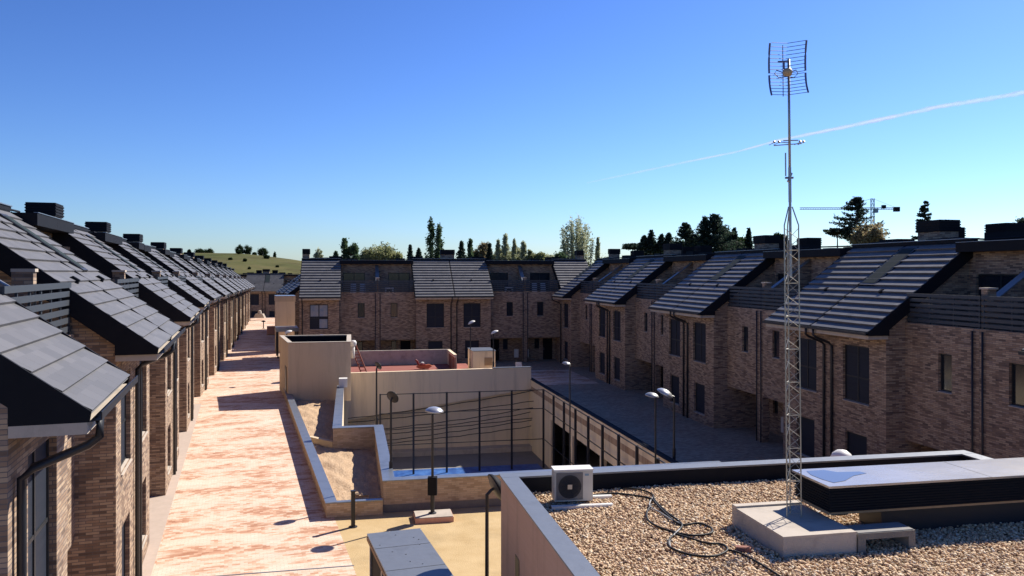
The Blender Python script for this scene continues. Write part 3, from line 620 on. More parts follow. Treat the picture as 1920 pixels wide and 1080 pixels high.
me = stones(62000); me.materials.append(sm); g_ = bpy.data.objects.new('gravel', me); COL.objects.link(g_); g_.rotation_euler = (0, 0, RROT); tag(g_, 'pale rounded gravel covering the flat roof', 'gravel', kind='stuff')

# --- mast base, long duct, channel block
def on_roof(px, py, z=GZ): return toR(P(px, py, z))
t = rthing('mast_base', 'broad concrete plinth under the lattice mast', 'plinth', 0, 0)
a = on_roof(1375, 948, 3.9); c_ = on_roof(1606, 997, 3.9); f_ = on_roof(1474, 1010, 3.9)
PV0, PV1, PU0, PU1 = f_[0], c_[0], c_[1], a[1]
b = MB(); b.box(PV0, PV1, PU0, PU1, GZ - .04, 3.86); b.build('block', M['concrete'], t)
b = MB(); b.box(PV0 + .0, PV1 - .0, PU0, PU0 + .62, 3.861, 3.9); b.box(PV0, PV1, PU0 + .632, PU1 - .16, 3.861, 3.898); b.box(PV0, PV1, PU1 - .15, PU1, 3.861, 3.93); b.build('top_slab', M['pale'], t)
mb_ = P(1487, 968, 3.9)
t = empty('antenna_mast', (mb_.x, mb_.y, 3.9), 0, 'tall lattice mast carrying a grid television antenna, on the concrete plinth', 'mast')
t.rotation_euler = (0, R(-.55), 0)
H1 = 5.0; rr = .135
leg3 = [Vector((rr * math.cos(a), rr * math.sin(a), 0)) for a in (R(90), R(205), R(335))]
b = MB()
for l in leg3: b.tube([l, l + Vector((0, 0, H1))], .011, 6)
b.build('lattice_legs', M['galv_y'], t)
b = MB(); nb = 26
for i in range(nb):
    z0, z1 = .05 + i * (H1 - .1) / nb, .05 + (i + 1) * (H1 - .1) / nb
    for k in range(3):
        l, m_ = leg3[k], leg3[(k + 1) % 3]
        if i % 2: l, m_ = m_, l
        b.tube([l + Vector((0, 0, z0)), m_ + Vector((0, 0, z1))], .005, 4)
        if i % 3 == 0: b.tube([l + Vector((0, 0, z0)), m_ + Vector((0, 0, z0))], .006, 4)
b.build('lattice_bracing', M['galv_y'], t)
b = MB()
for l in leg3: b.tube([l + Vector((0, 0, H1)), l * .25 + Vector((0, 0, H1 + .32))], .011, 6)
b.tube([(0, 0, H1 - .9), (0, 0, H1 + .4)], .024, 8); b.tube([(0, 0, H1 + .4), (0, 0, H1 + 1.0)], .028, 8); b.build('mast_cone', M['galv'], t)
b = MB(); b.tube([(0, 0, H1 + .9), (0, 0, 7.86)], .022, 10); b.build('pole', M['galv'], t, smooth=True)
b = MB(); b.tube([(-.07, 0, 5.85), (-.07, 0, 6.25)], .012, 6); b.tube([(-.08, .0, 5.82), (.06, 0, 5.82)], .02, 6); b.tube([(-.05, -.05, 5.75), (.05, .05, 5.9)], .02, 6); b.build('pole_clamp', M['galv'], t)
zz = 8.1 + (HY - 268) / F * 13.8 - 3.9; 
b = MB(); b.tube([(-.26, .03, zz - .03), (.22, .03, zz)], .009, 6); b.tube([(-.02, -.05, zz), (-.2, .0, zz + .03)], .008, 6)
for x in (-.3, -.22, .14, .2): b.tube([(x, -.16, zz), (x, .16, zz)], .006, 5); b.lathe([(0, -.03), (.028, 0), (0, .03)], 8, c=(x, -.12, zz + .01))
b.tube([(-.1, .02, zz + .05), (.16, .02, zz + .055)], .01, 5); b.build('small_aerial', M['galv'], t)
zc = 8.1 + (HY - 138) / F * 13.8 - 3.9
ant = MB(); cx = -.06
M['ant'] = mat('antenna_grid', (.11, .13, .26), .5, .3)
for sgn, z0, z1, nr in ((1, .015, .50, 8), (-1, -.02, -.38, 6)):
    for i in range(nr + 1):
        f = i / nr; z = zc + z0 + (z1 - z0) * f; yb = -.12 * f * f
        wv = .30 if sgn > 0 else .29
        ant.tube([(cx - wv, yb - .1, z - .015), (cx, yb, z), (cx + wv - .0 * f, yb - .1, z + .02)], .0055, 5)
    for sx in (-1, 1):
        pts = [(cx + sx * .31 - .02 * f * (sgn > 0) * (1 if sx < 0 else 1), -.12 * f * f - .1, zc + z0 + (z1 - z0) * f + .02 * sx) for f in [k / 6 for k in range(7)]]
        ant.tube(pts, .017, 6)
ant.tube([(cx - .04, 0, zc - .38), (cx - .04, 0, zc + .5)], .008, 5)
ag = ant.build('grid_antenna', M['ant'], t)
b = MB(); b.lathe([(0, -.07), (.06, -.06), (.085, 0), (.06, .06), (0, .07)], 12, c=(cx + .02, -.06, zc + .02)); b.build('dipole_box', mat('aged_plastic', (.50, .36, .22), .5), ag, smooth=True)
b = MB()
for sx in (-1, 1):
    b.tube([(cx, -.05, zc), (cx + sx * .17, -.05, zc + .06), (cx + sx * .2, -.05, zc + .0), (cx + sx * .13, -.05, zc - .07), (cx, -.05, zc - .05)], .009, 5)
b.tube([(cx - .06, -.1, zc + .07), (cx - .06, -.1, zc + .2)], .02, 6); b.tube([(cx - .16, -.1, zc + .19), (cx - .0, -.1, zc + .2)], .014, 5); b.build('dipole', M['ant'], ag)
t = empty('roof_duct', (0, 0, 0), RROT, 'long dark ribbed duct with a shiny sheet metal top on the gravel roof', 'duct')
DZ = 4.5; dfl = toR(P(1560, 912, DZ)); dbl = toR(P(1498, 880, DZ)); DV, DU0, DU1 = dfl[0] - .0, dfl[1], dbl[1]
DVb = dbl[0]
b = MB(); b.box(DV, DV + 9.0, DU0 + .06, DU1 - .06, DZ - .46, DZ - .04)
for q in range(9): b.box(DV - .02, DV + 9.02, DU0 + .04, DU1 - .04, DZ - .45 + q * .045, DZ - .43 + q * .045)
b.build('casing', M['darkcoat'], t)
b = MB(); b.box(DV + .0, DV + 9, DU0 + .1, DU1 - .1, DZ - .51, DZ - .462); b.build('packing_strip', M['wood'], t)
b = MB(); b.box(DV + 1.15, DV + 8.9, DU0 + .3, DU1 - .25, GZ - .03, DZ - .512); b.box(DV + .2, DV + .5, DU0 + .3, DU1 - .3, 3.905, DZ - .513); b.build('base', M['dark'], t)
pm = mat('polished_sheet', (.56, .53, .50), .25, .6, noise=(.8, .2, (.44, .43, .43)), bump=(1.2, .25))
b = MB(); b.box(DV - .05, DV + 9.05, DU0, DU1, DZ - .038, DZ); b.box(DV + 3.1, DV + 3.12, DU0 - .002, DU1 + .002, DZ + .001, DZ + .004); b.build('top_sheet', pm, t)
b = MB(); pts = []
pud = [(1512, 883), (1545, 881), (1570, 885), (1612, 884), (1625, 887), (1600, 892), (1585, 901), (1563, 905), (1540, 898), (1520, 890)]
b.poly([rf(*toR(P(x, y, DZ + .005)), DZ + .005) for x, y in pud][::-1]); 
mw = mat('puddle', (.12, .13, .17), .03, .0, spec=.9)
pu = b.build('rain_puddle', mw, t); pu.rotation_euler = (0, 0, -RROT)
t = empty('channel_block', (0, 0, 0), RROT, 'upturned concrete channel block beside the mast plinth', 'block')
cb = on_roof(1600, 1034); V_, U_ = PV1 + .03, PU0 + .05
b = MB(); b.prism([(V_, U_ - .05, GZ - .02), (V_, U_ - .05, 3.86), (V_ + 1.05, U_ - .05, 3.86), (V_ + 1.05, U_ - .05, GZ - .02), (V_ + .93, U_ - .05, GZ - .02), (V_ + .93, U_ - .05, 3.76), (V_ + .14, U_ - .05, 3.76), (V_ + .14, U_ - .05, GZ - .02)], (0, .42, 0)); b.build('block', M['concrete_dark'], t)
b = MB(); b.box(V_ + .02, V_ + 1.03, U_ - .03, U_ + .35, 3.862, 3.872); b.build('lid', mat('grey_lid', (.27, .26, .25), .85, noise=(6, .3, (.2, .19, .18))), t)
# --- air conditioner
a_ = P(1041, 943, GZ + .1); Va, Ua = toR(P(1040, 943, 3.6))
t = empty('air_conditioner', rf(Va, Ua, 3.62), RROT + R(-4), 'cream outdoor air conditioner fan unit at the corner of the gravel roof', 'air conditioner')
W_, D_, H_ = .76, .32, .61
b = MB(); b.box(0, W_, 0, D_, .0, H_ - .02); b.build('casing', M['ac'], t)
b = MB(); b.box(-.012, W_ + .012, -.015, D_ + .012, H_ - .019, H_ + .012); b.build('top_cover', M['white'], t)
b = MB(); b.box(.03, .56, -.012, -.002, .03, H_ - .05); b.build('grille_panel', M['concrete_dark'], t)
b = MB(); n_ = 28; cxx, czz = .295, .29
for rr_ in (.06, .09, .12, .15, .18, .225): b.tube([(cxx + rr_ * math.cos(2 * math.pi * j / n_), -.03, czz + rr_ * math.sin(2 * math.pi * j / n_)) for j in range(n_ + 1)], .004, 4)
for j in range(10): a1 = 2 * math.pi * j / 10; b.tube([(cxx + .04 * math.cos(a1), -.03, czz + .04 * math.sin(a1)), (cxx + .21 * math.cos(a1), -.03, czz + .21 * math.sin(a1))], .004, 4)
b.build('fan_guard', M['dark'], t)
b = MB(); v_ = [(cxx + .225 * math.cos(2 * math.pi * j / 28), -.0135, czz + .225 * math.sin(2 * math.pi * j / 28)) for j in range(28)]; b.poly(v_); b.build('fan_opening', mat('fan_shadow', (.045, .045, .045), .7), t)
b = MB(); b.box(cxx - .045, cxx + .045, -.042, -.034, czz - .045, czz + .045); b.build('fan_badge', M['galv'], t)
b = MB(); b.box(.60, .68, -.006, -.001, H_ - .12, H_ - .08); b.build('maker_badge', M['crane'], t)
t2 = []
for k, (pa, pb) in enumerate((((1035, 952), (1150, 947)), ((1040, 935), (1148, 931)))):
    p_, q_ = P(*pa, 3.6), P(*pb, 3.6); d = q_ - p_; b = MB(); L_ = d.length
    b.box(0, L_, 0, .12, 0, .055); b.box(.0, L_, .02, .1, .056, .062)
    o = b.build('support_beam', M['white'] if True else 0); o.location = (p_.x, p_.y, GZ + .005); o.rotation_euler = (0, 0, math.atan2(d.y, d.x)); tag(o, ('front' if k == 0 else 'rear') + ' white beam under the air conditioner', 'beam', 'white support beams')
p_ = on_roof(965, 903, 3.75); b = MB(); b.box(0, .82, 0, .3, .0, .03); b.box(.05, .77, .03, .27, -.16, -.001); tag(b.build('metal_tray', M['concrete'], loc=rf(p_[0] + .04, p_[1] - .02, 3.78), rotz=RROT), 'grey tray in the parapet corner left of the air conditioner', 'tray')
# --- hoses and brick on the gravel
def hose(pts, r, m, lab):
    pp = [P(x, y, GZ + .045 + .01 * (i % 2)) for i, (x, y) in enumerate(pts)]; out = []
    for i in range(len(pp) - 1):
        p0, p1, p2, p3 = pp[max(i - 1, 0)], pp[i], pp[i + 1], pp[min(i + 2, len(pp) - 1)]
        for k in range(6):
            f = k / 6; out.append(.5 * ((2 * p1) + (p2 - p0) * f + (2 * p0 - 5 * p1 + 4 * p2 - p3) * f * f + (3 * p1 - p0 - 3 * p2 + p3) * f ** 3))
    out.append(pp[-1]); b = MB(); b.tube(out, r, 7); return tag(b.build('hose', m, smooth=True), lab, 'hose', 'hoses and cables lying on the gravel')
hose([(1113, 928), (1150, 925), (1190, 929), (1220, 935), (1235, 950), (1262, 975), (1280, 984), (1310, 981), (1332, 989), (1335, 998), (1318, 1003), (1290, 1003), (1262, 997), (1235, 988), (1216, 976), (1213, 960), (1222, 946)], .02, M['black'], 'black hose from the air conditioner looping into the upper coil')
hose([(1168, 914), (1200, 918), (1222, 926), (1228, 938), (1250, 960), (1278, 982), (1270, 996), (1256, 1010), (1254, 1022), (1268, 1032), (1300, 1041), (1335, 1043), (1358, 1036), (1364, 1028), (1352, 1020), (1325, 1018), (1290, 1008), (1262, 999)], .019, M['black'], 'black hose forming the lower loop of the coil')
hose([(1225, 930), (1218, 948), (1240, 962), (1262, 976), (1280, 984), (1266, 1000), (1256, 1012), (1257, 1026)], .012, M['grey_cable'], 'thin grey cable twisted round the coiled hoses')
hose([(1362, 1030), (1385, 1036), (1410, 1048), (1440, 1066), (1470, 1085)], .018, M['black'], 'black hose running off from the coil to the bottom edge')
hose([(1545, 955), (1530, 962), (1515, 966), (1500, 970)], .012, M['grey_cable'], 'short grey cable at the foot of the mast')
q = P(1394, 1033, GZ + .03); b = MB(); b.box(-.12, .12, -.055, .055, 0, .07); b.box(-.10, .10, -.04, .04, .07, .074); tag(b.build('loose_brick', M['brickred'], loc=q, rotz=-.25), 'single red brick on the gravel beside the hose', 'brick')

# ------------------------------------------------------------------ play terrace and far small things
q = P(682, 697, .43); t = empty('red_ladder', q, 0, 'dark red ladder leaning against the right side of the tall beige block', 'ladder')
p1 = D(661, 645, q.y + .3) - q; b = MB()
for s_ in (-.22, .22): b.tube([Vector((s_, 0, 0)), p1 + Vector((s_, 0, 0))], .05, 6)
b.build('stiles', M['rust'], t); b = MB()
for i in range(9): c_ = p1 * (i + .5) / 9; b.tube([c_ + Vector((-.22, 0, 0)), c_ + Vector((.22, 0, 0))], .03, 5)
b.build('rungs', M['rust'], t)
q = P(660, 655, 2.7); b = MB(); b.lathe([(0, .28), (.18, .24), (.26, .1), (.2, -.12), (.05, -.25), (0, -.26)], 12); b.box(-.1, .1, -.1, .1, -1.0, -.2)
o = b.build('plastic_bag', M['white'], smooth=True); q = D(662, 645, 56.8); o.location = q; tag(o, 'crumpled white bag hanging at the top corner of the tall beige block', 'bag')
q = P(794, 692, .43); t = empty('spring_rocker', q, RROT, 'orange and red playground rocker on the red terrace', 'play equipment'); t.scale = (.85, .85, .7)
b = MB(); b.prism([(-.7, -.15, .25), (-.35, -.15, .05), (.45, -.15, .05), (.8, -.15, .35), (.5, -.15, .55), (.1, -.15, .45), (-.3, -.15, .62)], (0, .3, 0)); b.build('body', M['orange'], t)
b = MB(); b.box(-.35, .15, -.22, .22, .45, .56); b.tube([(-.45, 0, .5), (-.6, 0, .95), (-.75, 0, 1.05)], .1, 8); b.build('seat', M['red'], t)
b = MB(); b.lathe([(0, .1), (.14, .05), (.16, -.05), (0, -.12)], 10, c=(-.1, 0, .72)); b.build('handle', M['white'], t); b = MB(); b.tube([(0, 0, 0), (0, 0, .1)], .12, 8); b.build('spring', M['dark'], t)
t = rthing('terrace_railing', 'short dark red picket railing stepping down the play terrace', 'railing', 7.9, 61.0, .42)
b = MB()
for i in range(5): b.box(-.04, .04, i * .9, i * .9 + .08, 0, 1.15)
b.build('posts', M['rust'], t); b = MB(); b.box(-.03, .03, .08, 3.6, 1.08, 1.14); b.build('top_rail', M['rust'], t)
q = D(976, 676, 67.5); t = empty('garden_chair', (q.x, q.y, -.55), .4, 'pale plastic chair standing before the middle row porch', 'chair')
b = MB(); b.box(-.3, .3, -.3, .3, .45, .5); b.build('seat', M['white'], t); b = MB(); b.prism([(-.3, .28, .5), (.3, .28, .5), (.26, .42, 1.05), (-.26, .42, 1.05)], (0, .04, 0)); b.build('backrest', M['white'], t)
for x, y in ((-.26, -.26), (.26, -.26), (-.26, .26), (.26, .26)): b = MB(); b.tube([(x, y, .45), (x * 1.15, y * 1.15, 0)], .03, 6); b.build('leg', M['white'], t)
q = D(612, 627, 62); t = empty('board_stack', (q.x, q.y, 0), .1, 'stack of boards under a bright blue tarpaulin behind the tall block', 'stack')
b = MB()
for i in range(14): b.box(-.6 + random.uniform(-.03, .03), .6, -.4, .4, i * .21, i * .21 + .19)
b.build('boards', M['wood'], t); b = MB(); b.prism([(-.68, -.46, 2.6), (-.68, -.46, 3.12), (-.5, -.46, 3.25), (.3, -.46, 3.2), (.66, -.46, 3.1), (.68, -.46, 2.7), (.66, -.46, 3.0), (-.6, -.46, 3.0)], (0, .92, 0)); b.box(-.66, .66, -.44, .44, 2.95, 3.1); b.build('tarpaulin', M['tarp'], t)
# far end of the lane
t = empty('stair_tower', D(518, 600, 84) * 1, LROT, 'slim beige stair tower in front of the shaded far row', 'building'); t.location.z = -1
b = MB(); b.box(0, 1.9, 0, 3.5, 0, 6.0); b.build('wall', M['render_cream'], t); b = MB(); b.box(-.05, 1.95, -.05, 3.55, 6.003, 6.55); b.build('parapet', M['render'], t)
b = MB(); b.box(-.07, 1.97, -.07, 3.57, 6.553, 6.6); b.build('coping', M['coping'], t)
t = empty('canopy', D(518, 612, 78), LROT, 'pale flat canopy at the foot of the beige stair tower', 'canopy'); t.location.z = -.8
b = MB(); b.box(0, 2.1, 0, 3.2, 3.1, 3.45); b.build('roof', M['coping'], t)
for x, y in ((.1, .1), (1.9, .1), (.1, 3), (1.9, 3)): b = MB(); b.box(x, x + .12, y, y + .12, 0, 3.1); b.build('post', M['dark'], t)
q = P(508, 628, -.2); t = empty('block_pallet', q, LROT, 'pallet of pink paving blocks standing in the far lane', 'pallet')
b = MB()
for i in range(6):
    for j in range(4): b.box(-.5 + j * .26, -.26 + j * .26, -.5, .5, .14 + i * .17, .3 + i * .17)
b.build('blocks', M['pinkstone'], t); b = MB()
for y in (-.5, -.05, .4): b.box(-.55, .55, y, y + .1, 0, .1)
b.box(-.55, .55, -.52, .52, .1, .135); b.build('pallet', M['wood'], t)
q = P(494, 616, -.2); b = MB(); b.tube([(0, 0, 0), (0, 0, 1.0)], .07, 8); b.lathe([(.1, .95), (.3, 1.0), (.3, 1.12), (.05, 1.2)], 12); b.lathe([(.2, 0), (.2, .04), (.08, .06)], 10); tag(b.build('bollard_light', M['dark'], loc=q), 'small dark mushroom bollard in the far lane', 'bollard')
q = P(487, 596, -.6); b = MB()
for i in range(4): b.box(-1.0 + .1 * i, 1.0 - .1 * i, -.5, .5, i * .2, .19 + i * .2)
b.lathe([(0, 1.5), (.3, 1.35), (.4, .9), (.3, .7)], 10); tag(b.build('material_heap', M['pale'], loc=q), 'pale stacked building material at the far end of the lane', 'heap')
# things on the terraces
def on_house(h, x, y, z, m):
    o = specials[h]; return Matrix.LocRotScale(o.location, o.rotation_euler, o.scale) @ Vector((x * m, y, z))
def acunit(loc, rz, lab):
    t = empty('air_conditioner', loc, rz, lab, 'air conditioner', 'white air conditioners on the roof terraces')
    b = MB(); b.box(-.4, .4, -.16, .16, .06, .98); b.build('casing', M['white'], t); b = MB(); b.lathe([(.3, 0), (.05, .0)], 16); o = b.build('fan_guard', M['darkcoat'], t); o.location = (0, -.165, .55); o.rotation_euler = (R(90), 0, 0)
acunit(on_house('L0', 4.6, 2.2, 6.26, 1), LROT, 'white air conditioner behind the nearest left terrace railing')
acunit(on_house('L1', 4.7, 2.9, 6.26, -1), LROT, 'white air conditioner on the second terrace of the left row')
acunit(on_house('M1', 6.1, 2.6, 6.26, -1), RROT, 'air conditioner on the left terrace of the middle row'); acunit(on_house('M2', 6.0, 2.6, 6.26, 1), RROT, 'air conditioner on the right terrace of the middle row')
for h, m, nm in (('M0', 1, 'left'), ('M3', -1, 'right')):
    for k in range(2):
        p_ = on_house(h, 5.0 + .9 * k, 2.2, 6.26, m); t = empty('terrace_chair', p_, RROT, f'{["first", "second"][k]} pale chair on the {nm} terrace of the middle row', 'chair', 'pale chairs on the middle row terraces')
        b = MB(); b.box(-.28, .28, -.28, .28, .42, .47); b.build('seat', M['galv'], t); b = MB(); b.prism([(-.28, .26, .47), (.28, .26, .47), (.24, .5, 1.3), (-.24, .5, 1.3)], (0, .04, 0)); b.build('backrest', M['galv'], t)
        for x, y in ((-.24, -.24), (.24, -.24), (-.24, .24), (.24, .24)): b = MB(); b.tube([(x, y, .42), (x, y, 0)], .02, 5); b.build('leg', M['galv'], t)
p_ = on_house('L0', 5.6, .72, 6.2, 1)
t = empty('swan_neck_vent', p_, LROT, 'black swan-neck pipes with a white cap in front of the nearest left railing', 'pipe')
b = MB(); b.tube([(0, 0, -.1), (0, 0, .55), (-.06, -.08, .72), (-.2, -.12, .74), (-.28, -.12, .6)], .03, 8); b.tube([(.13, .05, -.1), (.13, .05, .5), (.08, 0, .68), (0, -.1, .72)], .025, 8); b.build('pipes', M['black'], t, smooth=True)
b = MB(); b.box(-.14, .14, -.1, .1, .78, .86); b.build('cap', M['white'], t)

# ------------------------------------------------------------------ trees
def leafmat(name, c1, c2):
    m = bpy.data.materials.new(name); m.use_nodes = True; t = m.node_tree; b = t.nodes['Principled BSDF']; b.inputs['Roughness'].default_value = .7; b.inputs['Specular IOR Level'].default_value = .15
    g = N(t, 'ShaderNodeNewGeometry'); r = N(t, 'ShaderNodeValToRGB'); r.color_ramp.elements[0].color = (*c1, 1); r.color_ramp.elements[1].color = (*c2, 1)
    t.links.new(g.outputs['Random Per Island'], r.inputs[0]); t.links.new(r.outputs[0], b.inputs['Base Color'])
    tr = N(t, 'ShaderNodeBsdfTranslucent'); t.links.new(r.outputs[0], tr.inputs[0]); mx = N(t, 'ShaderNodeMixShader'); mx.inputs[0].default_value = .5
    t.links.new(b.outputs[0], mx.inputs[1]); t.links.new(tr.outputs[0], mx.inputs[2]); t.links.new(mx.outputs[0], t.nodes['Material Output'].inputs[0])
    return m
LM = {'dark': leafmat('dark_leaves', (.05, .085, .045), (.11, .165, .08)), 'pine': leafmat('needles', (.018, .034, .028), (.05, .075, .05)),
      'pale': leafmat('pale_spring_leaves', (.30, .34, .20), (.50, .50, .34)), 'olive': leafmat('olive_leaves', (.19, .22, .09), (.34, .34, .18)), 'brown': leafmat('budding_leaves', (.18, .13, .08), (.28, .25, .13)),
      'bush': leafmat('bush_leaves', (.015, .03, .01), (.035, .055, .02))}
M['bark'] = mat('bark', (.10, .08, .06), .95)
def leaves(pts, size, name, m, parent, elong=1.):
    n = len(pts); a = rng.normal(size=(n, 3)); a /= np.linalg.norm(a, axis=1)[:, None]; bb_ = np.cross(a, rng.normal(size=(n, 3))); bb_ /= np.linalg.norm(bb_, axis=1)[:, None]
    s_ = (size * rng.uniform(.6, 1.4, n))[:, None]
    v = np.stack([pts - a * s_ * elong, pts + bb_ * s_ * .6, pts + a * s_ * elong, pts - bb_ * s_ * .6], 1).reshape(-1, 3)
    me = bpy.data.meshes.new(name); me.vertices.add(4 * n); me.vertices.foreach_set('co', v.astype(np.float32).ravel())
    me.loops.add(4 * n); me.loops.foreach_set('vertex_index', np.arange(4 * n, dtype=np.int32)); me.polygons.add(n)
    me.polygons.foreach_set('loop_start', np.arange(0, 4 * n, 4, dtype=np.int32)); me.polygons.foreach_set('loop_total', np.full(n, 4, dtype=np.int32)); me.update()
    me.materials.append(m); o = bpy.data.objects.new(name, me); COL.objects.link(o); o.parent = parent; return o
def tree(px, top, wpx, Y, kind, m, label, name='tree', base=-2.2, cat='tree', dens=1.):
    X = (px - HX) / F * Y; zt = CZ + (HY - top) / F * Y; w_ = wpx / F * Y; h = zt - base
    t = empty(name, (X, Y, base), 0, label, cat, 'trees beyond the houses'); tr = MB(); lp = []
    vis = min(max(((487 if px < 1150 else (458 if px < 1450 else 436)) - top) / F * Y, .5), h * .9) if name == 'tree' else h * .8
    if kind == 'round':
        tr.tube([(0, 0, 0), (random.uniform(-.2, .2), 0, h * .3), (0, 0, h * .7)], w_ * .05 + .12, 7, r2=.08)
        K = int(46 * dens)
        for k in range(K):
            d = rng.normal(size=3); d /= np.linalg.norm(d); f = rng.uniform(.35, 1) ** .5
            rv = min(max(vis * .8, w_ * .4), h * .45); c_ = np.array([d[0] * w_ * .42 * f, d[1] * w_ * .42 * f, h - rv + d[2] * rv * .88 * f]); 
            tr.tube([(0, 0, h * .35), tuple(c_ * .6 + np.array([0, 0, h * .12])), tuple(c_)], .09, 4, r2=.03)
            rr_ = w_ * rng.uniform(.09, .2); q_ = rng.normal(size=(110, 3)) * rr_ * .5; lp.append(c_ + q_)
        sz = max(.2, w_ * .03)
    elif kind == 'poplar':
        tr.tube([(0, 0, 0), (0, 0, h * .95)], w_ * .08 + .08, 6, r2=.04); K = 44
        for k in range(K):
            f = (k + .5) / K; prof = math.sin(math.pi * min(1, f * .93 + .1)) ** .6; a_ = random.uniform(0, 6.28); r_ = w_ * .46 * prof * random.uniform(.3, 1)
            cb = min(vis * 1.7, h * .85); c_ = np.array([math.cos(a_) * r_, math.sin(a_) * r_, h - cb * (1 - f)]); tr.tube([(0, 0, c_[2] - r_ * 1.5), tuple(c_)], .05, 4, r2=.02)
            q_ = rng.normal(size=(60, 3)) * np.array([w_ * .11, w_ * .11, cb * .035]); lp.append(c_ + q_)
        sz = .2
    elif kind == 'multi':
        for k in range(15):
            a_ = k * 2.4; r_ = w_ * .42 * math.sqrt((k + .5) / 15); x_, y_ = math.cos(a_) * r_, math.sin(a_) * r_; hh_ = h * (1 - .35 * (r_ / (w_ * .5)) ** 2 * random.uniform(.6, 1.3))
            tr.tube([(x_ * .15, y_ * .15, 0), (x_ * .75, y_ * .75, hh_ * .4), (x_, y_, hh_ * .97)], .22, 5, r2=.04)
            for j in range(16):
                f = (j + .5) / 16; c_ = np.array([x_ * (.55 + .45 * f) , y_ * (.55 + .45 * f), hh_ * (.28 + .7 * f)]); q_ = rng.normal(size=(48, 3)) * np.array([w_ * .034, w_ * .034, h * .03]); lp.append(c_ + q_)
        sz = .2
    elif kind == 'conifer':
        tr.tube([(0, 0, 0), (0, 0, h * .98)], w_ * .05 + .1, 6, r2=.03)
        for k in range(22):
            f = 1 - min(vis * 1.4, h * .9) / h * (1 - k / 22); r_ = w_ * .62 * ((1 - f) * h / vis) ** .9 + .1
            for j in range(8):
                a_ = random.uniform(0, 6.28); r_ = (w_ * .62 * ((1 - f) * h / vis) ** .9) * random.uniform(.35, 1.25) + .1; z_ = h * f + random.uniform(-.4, .4); e_ = np.array([math.cos(a_) * r_, math.sin(a_) * r_, z_ - r_ * .3]); 
                lp.append(np.linspace(0, 1, 16)[:, None] * (e_ - np.array([0, 0, z_])) + np.array([0, 0, z_]) + rng.normal(size=(16, 3)) * (.09 + .012 * w_))
        sz = .2
    elif kind == 'cedar':
        tr.tube([(0, 0, 0), (w_ * .02, 0, h * .5), (0, 0, h)], .32, 7, r2=.06)
        for k in range(int(150 * dens)):
            f = 1 - min(vis * 1.35, h * .9) / h * random.uniform(.02, 1); r_ = w_ * .5 * min(1.15, ((1 - f) * h / vis) ** .8) * random.uniform(.45, 1.2) + .2; a_ = random.uniform(0, 6.28); z_ = h * f
            e_ = np.array([math.cos(a_) * r_, math.sin(a_) * r_, z_ + r_ * random.uniform(-.05, .3)]); tr.tube([(0, 0, z_ - r_ * .1), tuple(e_)], .07, 4, r2=.02)
            s0 = np.array([0, 0, z_ - r_ * .1]); f_ = rng.uniform(.25, 1.05, (60, 1)); lp.append(s0 + f_ * (e_ - s0) + rng.normal(size=(60, 3)) * np.array([.028, .028, .017]) * (w_ * .5 + 2.5))
        sz = .15
    tr.build('trunk', M['bark'], t); leaves(np.concatenate(lp), sz, 'crown', LM[m], t, 1.3 if kind != 'round' else 1.)
    return t
